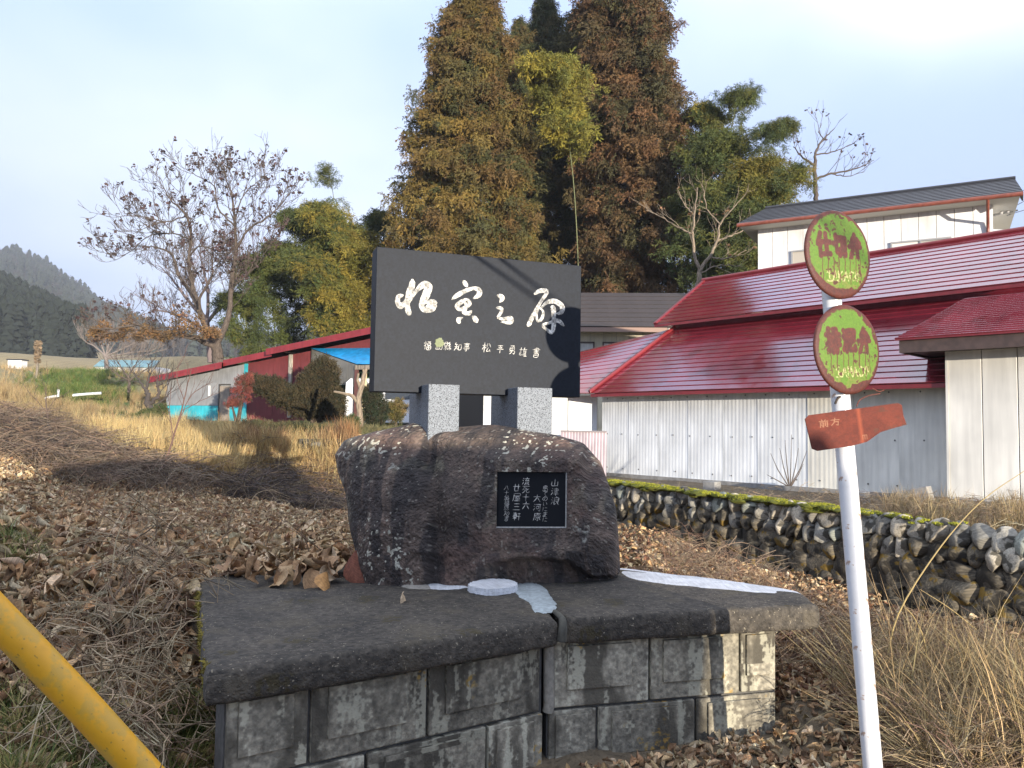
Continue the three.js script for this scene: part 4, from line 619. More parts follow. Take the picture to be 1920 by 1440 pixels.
{
  const capShape = (pts, seed) => { const out = [], R = rng(seed); pts.forEach((p, i) => { const q = pts[(i + 1) % pts.length], n = Math.max(1, Math.round(Math.hypot(q[0] - p[0], q[1] - p[1]) / .045)); for (let k = 0; k < n; k++) out.push([lerp(p[0], q[0], k / n) + (R() - .5) * .012, lerp(p[1], q[1], k / n) + (R() - .5) * .012]); }); return out; };
  const cap = (name, pts, seed, dy = 0) => { const o = capShape(pts, seed), sh = new THREE.Shape(o.map(p => new THREE.Vector2(p[0], p[1]))); const ge = new THREE.ExtrudeGeometry(sh, { depth: .07, bevelEnabled: true, bevelSize: .026, bevelOffset: -.026, bevelThickness: .028, bevelSegments: 3 }); ge.rotateX(Math.PI / 2); ge.translate(0, CAPY - .028 + dy, 0); const p = ge.attributes.position; for (let i = 0; i < p.count; i++) { const x = p.getX(i), z = p.getZ(i), y = p.getY(i); p.setY(i, y + (fbm(x * 9, z * 9, 3, seed) - .5) * .012); } ge.computeVertexNormals(); const t = toCreasedNormals(ge, .9); return mesh(name, triUV(t), capMat, plinth); };
  // x, z seen from above (z towards the viewer is positive in the scene, so the outlines use -z ahead)
  const FL = [-1.067, -2.78], M = [.237, -3.63], RR = [1.575, -3.985];
  cap('cap_slab', [FL, [.225, -3.615], [.10, -4.30], [.0, -5.3], [-1.0, -5.1], [-1.772, -4.45]], 3);
  cap('cap_slab', [[.262, -3.640], RR, [1.60, -4.28], [.69, -4.92], [.05, -5.25], [.125, -4.30]], 4, .004);
  mesh('crack_lip', tube([V3(.245, .52, -3.62), V3(.25, .585, -3.615), V3(.247, .612, -3.66), V3(.22, .618, -3.76)], t => .024 - .012 * t, 7, 10), mat(.10, .095, .075, .95, { map: rep(grainTex, 5) }), plinth);
  // the block walls under it
  const wall = (A, B, inset, end, tops, lows, seed, side) => {
    const dx = B[0] - A[0], dz = B[1] - A[1], l = Math.hypot(dx, dz), ex = dx / l, ez = dz / l, nx = -ez, nz = ex;          // outward
    const w = new THREE.Group(); w.name = 'block_wall'; plinth.add(w); w.position.set(A[0] + ex * end - nx * inset, 0, A[1] + ez * end - nz * inset); w.rotation.y = Math.atan2(-dz, dx); w.updateMatrixWorld(true);
    const R = rng(seed), u = px => loc(w, px, 1280, 0).x;
    const rows = [[tops.map(u), .185, .492], [lows.map(u), -.13, .172]];
    for (const [js, y0, y1] of rows) for (let k = 0; k < js.length - 1; k++) {
      const a = js[k] + .006, b = js[k + 1] - .006, m = blockMats[Math.floor(R() * 4)], z = (R() - .5) * .008, ou = R(), ov = R();
      mesh('block', triUV(new RoundedBoxGeometry(b - a, y1 - y0, .16, 2, .008).translate((a + b) / 2, (y0 + y1) / 2, -.08 + z), 1, ou, ov), m, w);
      if (b - a > .16) mesh('block_panel', triUV(new RoundedBoxGeometry((b - a) * .68, (y1 - y0) * .66, .02, 2, .004).translate((a + b) / 2 - .03 * (b - a), (y0 + y1) / 2 + .03, .003 + z), 1, ou, ov), m, w);
    }
    mesh('mortar', box(js0(rows), js1(rows), -.2, .50, -.15, -.022), mat(.11, .105, .095, .95, { map: rep(grainTex, 3) }), w); return w;
  };
  const js0 = r => Math.min(r[0][0][0], r[1][0][0]), js1 = r => Math.max(r[0][0].at(-1), r[1][0].at(-1));
  wall(FL, M, .075, .09, [425, 583, 803, 1014], [425, 690, 915, 1020], 3);
  wall(M, RR, .075, .0, [1036, 1218, 1388, 1457], [1028, 1121, 1305, 1457], 5);
  // flanks and fill
  mesh('core', new THREE.ExtrudeGeometry(new THREE.Shape([[-.86, -3.08], [.16, -3.80], [1.30, -4.12], [1.4, -4.25], [.66, -4.80], [0, -5.1], [-1.0, -4.9], [-1.60, -4.40]].map(p => new THREE.Vector2(...p))), { depth: .66, bevelEnabled: false }).rotateX(Math.PI / 2).translate(0, .5, 0), mat(.08, .075, .07, .95), plinth);
  mesh('joint_filler', tube([V3(.19, .5, -3.70), V3(.195, .2, -3.70), V3(.19, .17, -3.70)], .027, 8), mat(.34, .31, .25, .9, { map: rep(grainTex, 4) }), plinth);
}
{ // moss along the slab's outer edge
  const R = rng(88), mm = [], cc = [], tip = new THREE.ConeGeometry(.5, 1.3, 5, 1).translate(0, .4, 0); for (let k = 0; k < 2600; k++) { const t = Math.pow(R(), .9), a = fbm(t * 14, 3, 3, 5); if (R() > smooth(.35, .6, a)) continue; const x = lerp(-1.06, -1.765, t), z = lerp(-2.79, -4.44, t); mm.push(M4(x + (R() - .3) * .03, .615 - R() * .1 - .01, z + (R() - .5) * .03, (R() - .5) * 1.4, R() * 6, .9 + (R() - .5), .007 + .006 * R(), .012 + .014 * R(), .007 + .006 * R())); const c = .7 + .6 * R(); cc.push(COL(c, c * .95, c)); }
  stuff('moss', tip, mat(.17, .14, .02, .95), mm, cc, plinth);
}
// ---------------------------------------------------------------- ice, snow and leaves on the plinth
const snowMat = mat(.86, .87, .88, .7, { map: rep(streakTex, 3), bumpMap: rep(rockBump, 6), bumpScale: .014 }), iceMat = new THREE.MeshPhysicalMaterial({ color: COL(.55, .62, .63), roughness: .35, clearcoat: .6, clearcoatRoughness: .25, bumpMap: rep(rockBump, 5), bumpScale: .008, map: rep(grainTex, 5) });
function onCap(px, py, y = CAPY) { const r = ray(px, py), t = (y - EYE) / r.y; return r.multiplyScalar(t).add(camera.position); }
function patch(name, label, cat, pxs, h, m, seed, group) {                       // a low mound with an uneven outline on the slab
  const pts = pxs.map(([a, b]) => onCap(a, b)), c = pts.reduce((s, p) => s.add(p), V3()).multiplyScalar(1 / pts.length), R = rng(seed), ring = [];
  const cl = new THREE.CatmullRomCurve3(pts, true, 'centripetal').getPoints(96).slice(0, 96).map(p => p.sub(c));
  const pos = [], idx = [], K = 6; for (let k = 0; k <= K; k++) cl.forEach((p, i) => { const t = k / K, s = 1 - t, e = 1 + (fbm(i * .5, 3, 4, seed) - .5) * .16 * s; pos.push(p.x * s * e, h * Math.sqrt(1 - s * s * .999) * (.75 + .5 * fbm(p.x * s * 22 + 3, p.z * s * 22, 3, seed)) - .004, p.z * s * e); });
  for (let k = 0; k < K; k++) for (let i = 0; i < 96; i++) { const i2 = (i + 1) % 96, a = k * 96 + i, b = k * 96 + i2; idx.push(a, a + 96, b, b, a + 96, b + 96); }
  const g = new THREE.BufferGeometry(); g.setAttribute('position', new THREE.Float32BufferAttribute(pos, 3)); g.setIndex(idx); const q = mergeVertices(g); q.computeVertexNormals(); const o = mesh(name, triUV(q), m); o.geometry.computeVertexNormals; o.position.set(c.x, CAPY + .004, c.z); tag(o, label, cat, group); return o;
}
const strip = [[1160, 1066, 1083], [1238, 1074, 1096], [1243, 1075, 1097], [1305, 1081, 1103], [1311, 1082, 1104], [1390, 1092, 1111], [1396, 1093, 1112], [1494, 1110, 1120]];
patch('snow_strip', "white frozen snow strip along the plinth's back edge", 'snow', [...strip.map(q => [q[0], q[1]]), ...strip.slice().reverse().map(q => [q[0] + 1, q[2]])], .006, snowMat, 41);
patch('ice_patch', 'translucent grey tongue of ice running to the crack in the slab', 'ice', [[968, 1096], [1000, 1092], [1022, 1102], [1034, 1120], [1044, 1138], [1030, 1150], [1004, 1148], [994, 1132], [972, 1118]], .014, iceMat, 51);
patch('snow_crust', 'small white crust of snow at the foot of the boulder', 'snow', [[792, 1096], [830, 1090], [868, 1094], [882, 1100], [840, 1106], [800, 1103]], .012, snowMat, 52);
patch('mortar_crust', 'pale rough mortar lip along the foot of the boulder', 'mortar', [[735, 1084], [768, 1078], [790, 1092], [808, 1104], [770, 1104], [740, 1094]], .018, mat(.34, .31, .26, .95, { map: rep(grainTex, 5) }), 53);
{
  const c = onCap(924, 1108), pos = new THREE.CylinderGeometry(1, 1.02, .034, 56, 3), p = pos.attributes.position; for (let i = 0; i < p.count; i++) { const a = Math.atan2(p.getZ(i), p.getX(i)), r = Math.hypot(p.getX(i), p.getZ(i)); if (r > .5) { const k = 1 + .03 * Math.sin(a * 26) + .05 * (fbm(a * 2, 1, 3, 4) - .5); p.setX(i, p.getX(i) * k); p.setZ(i, p.getZ(i) * k); } p.setY(i, p.getY(i) + (fbm(p.getX(i) * 3, p.getZ(i) * 3, 3, 9) - .5) * .012); }
  pos.scale(.135, 1, .115); pos.computeVertexNormals(); const o = mesh('ice_disc', triUV(toCreasedNormals(pos, .7)), snowMat); o.position.set(c.x, CAPY + .022, c.z); o.rotation.set(.03, .5, .0); tag(o, 'flat white disc of ice with ridged rim lying before the boulder', 'ice');
}
function leafGeo(seed, curl = 1, n = 5, wide = .5) {                              // a dry leaf: pointed blade curled along and across, with a stalk
  const R = rng(seed), pos = [], idx = [], a = (R() - .5) * 2.2 * curl, b = (.5 + R()) * 1.3 * curl * (R() < .5 ? -1 : 1), tw = (R() - .5) * 1.2 * curl; const m = 4;
  for (let j = 0; j <= n; j++) { const t = j / n, w = wide * Math.sin(Math.PI * Math.pow(clamp(t * .96 + .02), .75)) + .01; for (let i = 0; i <= m; i++) { const s = i / m * 2 - 1, th = s * b * .8; let x = w * Math.sin(th) / (b * .8 || 1), z = w * (1 - Math.cos(th)) / (b * .8 || 1) + .05 * (R() - .5) * curl; let y = t - .5; const r = tw * (t - .5), x2 = x * Math.cos(r) - z * Math.sin(r), z2 = x * Math.sin(r) + z * Math.cos(r); const ph = a * (t - .5); pos.push(x2, y * Math.cos(ph * .6), z2 + y * Math.sin(ph) * .5); } }
  for (let j = 0; j < n; j++) for (let i = 0; i < m; i++) { const A = j * (m + 1) + i, B = A + m + 1; idx.push(A, A + 1, B, A + 1, B + 1, B); }
  const g = new THREE.BufferGeometry(); g.setAttribute('position', new THREE.Float32BufferAttribute(pos, 3)); g.setIndex(idx); g.computeVertexNormals(); const uv = new Float32Array(pos.length / 3 * 2); for (let i = 0; i < uv.length / 2; i++) { uv[i * 2] = pos[i * 3] * 2; uv[i * 2 + 1] = pos[i * 3 + 1] * 2; } g.setAttribute('uv', new THREE.BufferAttribute(uv, 2)); return g;
}
const leafTex = tex(128, 128, (u, v, o) => { const n = fbm(u * 8, v * 8, 4, 2, 8), vein = Math.abs(((v + Math.abs(u - .5) * .8) * 6) % 1 - .5) < .07 ? .82 : 1; const k = (.72 + .4 * n) * vein; o[0] = k; o[1] = k * .98; o[2] = k * .94; });
const leafMats = [[.46, .29, .16], [.54, .38, .22], [.36, .22, .12], [.58, .45, .31], [.24, .085, .05]].map(c => mat(...c, .8, { map: leafTex, side: THREE.DoubleSide }));
{
  const R = rng(77), lg = [1, 2, 3, 4, 5, 6].map(s => leafGeo(s, 1.0 + .16 * s, 7, .40));
  for (let k = 0; k < 56; k++) {
    const px = 395 + 262 * Math.pow(R(), .8), py = 1100 - R() * 44 - (px < 470 ? 16 : 0), p = onCap(px, py), s = .09 + .12 * R();
    const o = mesh('fallen_leaf', lg[k % 6], leafMats[Math.floor(R() * 4)]); o.position.set(p.x, CAPY + .025 + .05 * R(), p.z); o.rotation.set(-1.57 + (R() - .5) * 1.3, R() * 6.28, (R() - .5) * 1.2); o.scale.setScalar(s); tag(o, "large curled dry leaf in the drift on the plinth's back edge", 'leaf', 'drift of large dry leaves on the plinth');
  }
  let p = onCap(672, 1092); let o = mesh('fallen_leaf', leafGeo(9, .35, 8, .62), leafMats[4]); o.position.set(p.x, CAPY + .085, p.z); o.rotation.set(-.25, .15, .25); o.scale.set(.15, .19, .15); tag(o, 'broad reddish-brown leaf standing upright against the boulder', 'leaf');
  p = onCap(753, 1128); o = mesh('fallen_leaf', leafGeo(14, 1.2, 7, .36), leafMats[3]); o.position.set(p.x, CAPY + .018, p.z); o.rotation.set(-1.5, 1.3, .2); o.scale.setScalar(.11); tag(o, 'single pale curled leaf lying alone on the slab', 'leaf');
  p = onCap(612, 1102); o = mesh('fallen_leaf', leafGeo(21, .9, 7, .4), mat(.50, .27, .10, .75, { map: leafTex, side: THREE.DoubleSide })); o.position.set(p.x, CAPY + .035, p.z); o.rotation.set(-1.35, .9, .3); o.scale.setScalar(.17); tag(o, "orange-tan leaf at the drift's end nearest the boulder", 'leaf');
}
// ---------------------------------------------------------------- rusted valve marker post
function segDist(x, y, a, b) { const dx = b[0] - a[0], dy = b[1] - a[1], t = clamp(((x - a[0]) * dx + (y - a[1]) * dy) / (dx * dx + dy * dy || 1)); return Math.hypot(x - a[0] - t * dx, y - a[1] - t * dy); }
function discTex(chars, seed, wear, under) {
  const S = 512, segs = [], thin = [];
  [...chars].forEach((c, i) => glyph(c).forEach(st => { for (let k = 0; k < st.length - 1; k++) segs.push([[.16 + i * .235 + st[k][0] / 10 * .20, .27 + st[k][1] / 10 * .26], [.16 + i * .235 + st[k + 1][0] / 10 * .20, .27 + st[k + 1][1] / 10 * .26]]); }));
  const R = rng(seed); // the faint white lettering beneath is past reading: worn upright marks in a row
  const MARK = { 1: '0,.2 .3,0 .3,1;0,1 .6,1', A: '0,1 .3,0 .6,1;.12,.6 .5,.6', K: '0,0 0,1;.55,0 0,.5 .55,1', C: '.6,.1 .2,0 0,.5 .2,1 .6,.9', O: '.3,0 0,.5 .3,1 .6,.5 .3,0', M: '0,1 .08,0 .3,.6 .52,0 .6,1' };
  [...under].forEach((ch, i) => MARK[ch].split(';').forEach(st => { const q = st.split(' ').map(p => p.split(',').map(Number)); for (let k = 0; k < q.length - 1; k++) thin.push([[.27 + i * .085 + q[k][0] * .11, .70 + q[k][1] * .105], [.27 + i * .085 + q[k + 1][0] * .11, .70 + q[k + 1][1] * .105]]); }));
  const drips = []; for (let i = 0; i < 8; i++) drips.push([.2 + i * .085 + .02 * R(), .54, .70 + .16 * R(), .006 + .008 * R()]);
  return tex(S, S, (u, v, o) => {
    const x = u, y = 1 - v, r = Math.hypot(x - .5, y - .5) * 2, n = fbm(x * 22, y * 22, 4, seed), b = fbm(x * 5, y * 5, 4, seed + 3), f = fbm(x * 70, y * 70, 2, seed + 9);
    let c = mix3([.30, .43, .085], [.36, .46, .12], b); c = mix3(c, [.43, .44, .19], smooth(.5, .85, y) * smooth(.35, .6, n) * .8); c = c.map(q => q * (.92 + .16 * f));
    let dT = 9; for (const s of thin) dT = Math.min(dT, segDist(x, y, ...s)); if (dT < .011 * (.4 + n)) c = mix3(c, [.70, .68, .50], .75 * smooth(.3, .5, f));
    let dS = 9; for (const s of segs) { const d = segDist(x, y, ...s); if (d < dS) dS = d; }
    const rust = mix3([.36, .165, .115], [.26, .115, .085], n).map(q => q * (.85 + .3 * f)); let k = smooth(.037, .024, dS + (n - .5) * .022);
    for (const [dx, y0, y1, w] of drips) if (y > y0 && y < y1) k = Math.max(k, smooth(w, w * .4, Math.abs(x - dx + .006 * Math.sin(y * 40))) * .75);
    const edge = .90 + (n - .5) * .10 - .22 * wear * smooth(.55, 1, y) * smooth(.35, .65, b + .12) - .14 * wear * smooth(.6, .2, y) * smooth(.5, .62, b) * smooth(.5, .9, x);
    k = Math.max(k, smooth(edge - .015, edge + .02, r)); k = Math.max(k, smooth(.64, .72, n) * .9);
    c = mix3(c, rust, k); o[0] = c[0]; o[1] = c[1]; o[2] = c[2];
  });
}
{
  const DEP = 3.08, top = P(1572, 477, DEP), low = P(1590, 655, DEP), bot = P(1657, 1440, DEP + .0), dir = top.clone().sub(bot).normalize();
  const base = bot.clone().addScaledVector(dir, -(bot.y - ground(bot.x, bot.z) + .1) / dir.y);
  const g = thing('signpost', 'leaning white pole with two rusted green discs and a torn rusty plate', 'signpost', base);
  const q1 = new THREE.Quaternion().setFromUnitVectors(V3(0, 1, 0), dir), q2 = new THREE.Quaternion().setFromAxisAngle(V3(0, 1, 0), .44); g.quaternion.copy(q1.multiply(q2)); g.updateMatrixWorld(true);
  const L = p => g.worldToLocal(p.clone()), lt = L(top), ll = L(low), rust = mat(.155, .040, .022, .85, { map: rep(grainTex, 8) });
  const PZ = -.052, paint = new THREE.MeshPhysicalMaterial({ color: COL(.80, .81, .82), roughness: .35, clearcoat: .5, clearcoatRoughness: .2, map: rep(tex(256, 256, (u, v, o) => { const n = fbm(u * 14, v * 14, 4, 3, 14), s = fbm(u * 6, v * 2, 4, 8, 6); let k = .93 + .07 * (n - .5) ; let c = [k, k, k]; c = mix3(c, [.6, .42, .3], smooth(.72, .8, n) * .6); c = mix3(c, [.75, .73, .7], smooth(.55, .7, s) * .5); o[0] = c[0]; o[1] = c[1]; o[2] = c[2]; }), 3) });
  mesh('pole', tube([V3(lt.x * .5, -.1, PZ), V3(lt.x * .5, lt.y * .5, PZ), V3(lt.x * .5, lt.y - .05, PZ)], .037, 20), paint, g);
  const face = new THREE.LatheGeometry([[0, .012], [.06, .0115], [.12, .010], [.165, .006], [.176, .003], [.181, -.004], [.178, -.009], [.165, -.004], [0, -.004]].map(p => new THREE.Vector2(...p)), 56); face.rotateX(Math.PI / 2);
  { const p = face.attributes.position, uv = face.attributes.uv; for (let i = 0; i < p.count; i++) uv.setXY(i, .5 + p.getX(i) / .362, .5 + p.getY(i) / .362); }
  for (const [c, chars, seed, wear, under, lab] of [[lt, '仕切弁', 5, .6, '1AKACO', 'upper green disc, its lettering run to rust'], [ll, '排泥弁', 15, 1, '1AMACO', 'lower green disc, its lettering run to rust']]) {
    const d = mesh('round_sign', face, new THREE.MeshStandardMaterial({ map: discTex(chars, seed, wear, under), roughness: .6, bumpMap: rep(rockBump, 3), bumpScale: .0015 }), g); d.position.set(c.x, c.y, .0); d.userData.label = lab;
    mesh('bracket', box(-.05, .05, -.02, .02, PZ + .03, -.006), rust, d).position.set(0, .04, 0);
  }
  const pz = .0, outline = [[1509, 786], [1516, 779], [1683, 756], [1690, 760], [1693, 780], [1699, 796], [1672, 803], [1650, 810], [1625, 828], [1595, 836], [1532, 845], [1522, 841]].map(p => loc(g, p[0], p[1], pz));
  const plateTex = tex(512, 256, (u, v, o) => { const n = fbm(u * 30, v * 15, 4, 3), b = fbm(u * 6, v * 3, 4, 9), f = fbm(u * 120, v * 60, 2, 4); let c = mix3([.43, .195, .13], [.33, .14, .095], b).map(q => q * (.8 + .25 * n + .15 * f)); c = mix3(c, [.60, .30, .19], smooth(.035, .0, Math.abs(u - .52 + .02 * (v - .5))) * .7); c = mix3(c, [.33, .20, .15], smooth(.55, .7, fbm(u * 12, v * 8, 4, 29)) * smooth(.5, .7, u) * .7);
    const put = (ch, x0, y0, s, col) => { const x = (u - x0) / s * 10, y = (1 - v - y0) / s * 5; if (x < -1 || x > 11 || y < -1 || y > 11) return; let d = 9; for (const st of glyph(ch)) for (let k = 0; k < st.length - 1; k++) d = Math.min(d, segDist(x, y, st[k], st[k + 1])); if (d < .55 * (.5 + n)) c = mix3(c, col, .6); };
    put('前', .12, .28, .09, [.64, .52, .40]); put('方', .23, .26, .09, [.64, .52, .40]);
    const mx = (u - .53) / .05, my = (1 - v - .72) / .12; if (mx > 0 && mx < 1 && my > 0 && my < 1 && (Math.abs(mx - .08) < .1 || Math.abs(mx - .5) < .1 || Math.abs(mx - .92) < .1 || my < .2)) c = mix3(c, [.62, .45, .34], .6);
    o[0] = c[0]; o[1] = c[1]; o[2] = c[2]; });
  const pg = new THREE.ExtrudeGeometry(new THREE.Shape(outline.map(p => new THREE.Vector2(p.x, p.y))), { depth: .002, bevelEnabled: true, bevelSize: .001, bevelThickness: .0008, bevelSegments: 1 });
  { const p = pg.attributes.position, uv = pg.attributes.uv, xs = outline.map(p => p.x), ys = outline.map(p => p.y), x0 = Math.min(...xs), x1 = Math.max(...xs), y0 = Math.min(...ys), y1 = Math.max(...ys); for (let i = 0; i < p.count; i++) uv.setXY(i, (p.getX(i) - x0) / (x1 - x0), (p.getY(i) - y0) / (y1 - y0)); }
  const pl = mesh('rusty_plate', pg, new THREE.MeshStandardMaterial({ map: plateTex, roughness: .85, bumpMap: rep(rockBump, 4), bumpScale: .002 }), g); pl.position.z = pz; pl.userData.label = 'torn rust-brown rectangular plate with faint lettering';
  const cl = loc(g, 1600, 800, 0); mesh('clamp', new THREE.TorusGeometry(.040, .006, 6, 20).rotateX(Math.PI / 2).translate(lt.x * .5, cl.y, PZ), rust, g);
  const wv = [[1606, 762], [1612, 750], [1628, 742], [1650, 738]].map(p => loc(g, p[0], p[1], -.02)); mesh('wire_end', tube(wv, .0022, 5, 12), rust, g);
  const wv2 = [[1636, 728], [1648, 734], [1658, 731]].map(p => loc(g, p[0], p[1], -.02)); mesh('wire_end', tube(wv2, .002, 5, 8), rust, g);
  const tw = [[1578, 742], [1570, 748], [1566, 757]].map(p => loc(g, p[0], p[1], -.03)); mesh('dry_tendril', tube(tw, .005, 5, 8), mat(.05, .035, .025, .9), g);
}
// ---------------------------------------------------------------- yellow guard pipe at the roadside
{
  const a = P(-60, 1100, 1.95), b = P(135, 1302, 2.05), c = P(262, 1440, 2.12), dir = c.clone().sub(b).normalize(), foot = c.clone().addScaledVector(dir, (c.y + .15) / -dir.y);
  const up = a.clone().sub(b).normalize(), k1 = a.clone().addScaledVector(up, .12), bend = [k1.clone().addScaledVector(up, .12).add(V3(-.03, -.01, 0)), k1.clone().addScaledVector(up, .22).add(V3(-.14, -.06, 0)), k1.clone().addScaledVector(up, .25).add(V3(-.4, -.12, -.02)), k1.clone().add(V3(-1.6, .1, -.12))];
  const g = thing('guard_pipe', 'weathered yellow steel guard pipe slanting down into the roadside leaves', 'guard rail', foot);
  const yt = tex(512, 256, (u, v, o) => { const n = fbm(u * 10, v * 10, 5, 3, 10), s = fbm(u * 40, v * 40, 3, 8, 40); let c = [.93, .70, .10].map(q => q * (.93 + .12 * (n - .5))); c = mix3(c, [.62, .56, .40], smooth(.46, .66, n * .8 + s * .2) * .4); c = mix3(c, [.45, .36, .2], smooth(.78, .84, s) * .5); o[0] = c[0]; o[1] = c[1]; o[2] = c[2]; });
  const pts = [foot, c, b, a, k1, ...bend].map(p => p.clone().sub(foot));
  mesh('pipe', tube(pts, .042, 24, 60), new THREE.MeshPhysicalMaterial({ color: COL(1, .92, .8), map: rep(yt, 3), roughness: .5, clearcoat: .25, clearcoatRoughness: .4 }), g);
  const s = c.clone().addScaledVector(dir, -.0).sub(foot); const ring = tube([s.clone().addScaledVector(dir, .030), s.clone().addScaledVector(dir, .033)], .0432, 24); mesh('seam', ring, mat(.10, .07, .03, .8), g);
}
// two telephone cables over the road behind the viewer: their shadows cross the tablet
{
  const cable = (px0, py0, px1, py1, lab) => {
    const a = slabG.localToWorld(loc(slabG, px0, py0, 0)), b = slabG.localToWorld(loc(slabG, px1, py1, 0)), d = b.clone().sub(a), A = a.clone().addScaledVector(SUN_DIR, 4.0), Bp = b.clone().addScaledVector(SUN_DIR, 7.5);
    const m = A.clone().add(Bp).multiplyScalar(.5), dd = Bp.clone().sub(A); const o = thing('overhead_cable', lab, 'cable', A.clone().addScaledVector(dd, -.15));
    mesh('strand', tube([V3(0, 0, 0), dd.clone().multiplyScalar(1.1), dd.clone().multiplyScalar(2.4)], .011, 6, 24), darkSteel, o);
  };
  cable(892, 480, 998, 554, 'black overhead cable behind the viewer, shading the tablet nearer its middle'); cable(940, 486, 1010, 540, 'black overhead cable behind the viewer, shading the tablet nearer its end');
}
// ---------------------------------------------------------------- field-stone wall below the yard
const stoneG = [1, 2, 3, 4, 5, 6, 7, 8].map(s => {
  const g = mergeVertices(new THREE.IcosahedronGeometry(1, 3).deleteAttribute('uv').deleteAttribute('normal')), p = g.attributes.position, uv = new Float32Array(p.count * 2);
  const Rc = rng(s * 77), cuts = []; for (let q = 0; q < 9; q++) cuts.push([V3(Rc() - .5, Rc() - .5, Rc() - .35).normalize(), .56 + .26 * Rc()]);
  for (let i = 0; i < p.count; i++) { const v = V3().fromBufferAttribute(p, i); v.x = Math.sign(v.x) * Math.abs(v.x) ** .9; const k = .78 + .46 * fbm3(v.x * .8 + s * 7, v.y * .8, v.z * .8, 2, s) + .12 * (fbm3(v.x * 3, v.y * 3 + s, v.z * 3, 3, s + 9) - .5); v.multiplyScalar(k); for (const [n, o] of cuts) { const q = v.dot(n) - o; if (q > 0) v.addScaledVector(n, -q * .92); } p.setXYZ(i, v.x, v.y, v.z); uv[i * 2] = v.x * .25 + s * .37 + v.z * .1; uv[i * 2 + 1] = v.y * .25 + s * .61; }
  g.setAttribute('uv', new THREE.BufferAttribute(uv, 2)); g.computeVertexNormals(); return g;
});
const stoneTex = tex(512, 512, (u, v, o) => { const n = fbm(u * 6, v * 6, 5, 2, 6), f = fbm(u * 50, v * 50, 3, 12, 50), m = fbm(u * 8, v * 8, 4, 22, 8); let k = .66 + .35 * (n - .45) + .3 * (f - .45); let c = [k, k * .99, k * .95]; c = mix3(c, [.22, .21, .18], smooth(.52, .64, m) * .7); o[0] = c[0]; o[1] = c[1]; o[2] = c[2]; });
const stoneTex2 = tex(512, 512, (u, v, o) => { const n = fbm(u * 6, v * 6, 5, 5, 6), f = fbm(u * 50, v * 50, 3, 15, 50), m = fbm(u * 6, v * 6, 4, 25, 6), y = fbm(u * 7, v * 7, 4, 35, 7); let k = .36 + .22 * (n - .45) + .3 * (f - .45); let c = [k, k * .96, k * .88]; c = mix3(c, [.13, .12, .10], smooth(.48, .62, m) * .8); c = mix3(c, [.50, .40, .12], smooth(.62, .72, y) * .8); o[0] = c[0]; o[1] = c[1]; o[2] = c[2]; });
const stoneUp = [[.58, .57, .53], [.72, .68, .60], [.50, .54, .50], [.80, .72, .60], [.42, .40, .36]].map(c => mat(...c, .8, { map: rep(stoneTex, 1), bumpMap: rep(rockBump, 1), bumpScale: .006 }));
const stoneLow = [[.92, .84, .70], [1.1, 1.0, .82], [.74, .68, .56]].map(c => mat(...c, .9, { map: rep(stoneTex2, 1), bumpMap: rep(rockBump, 1), bumpScale: .008 }));
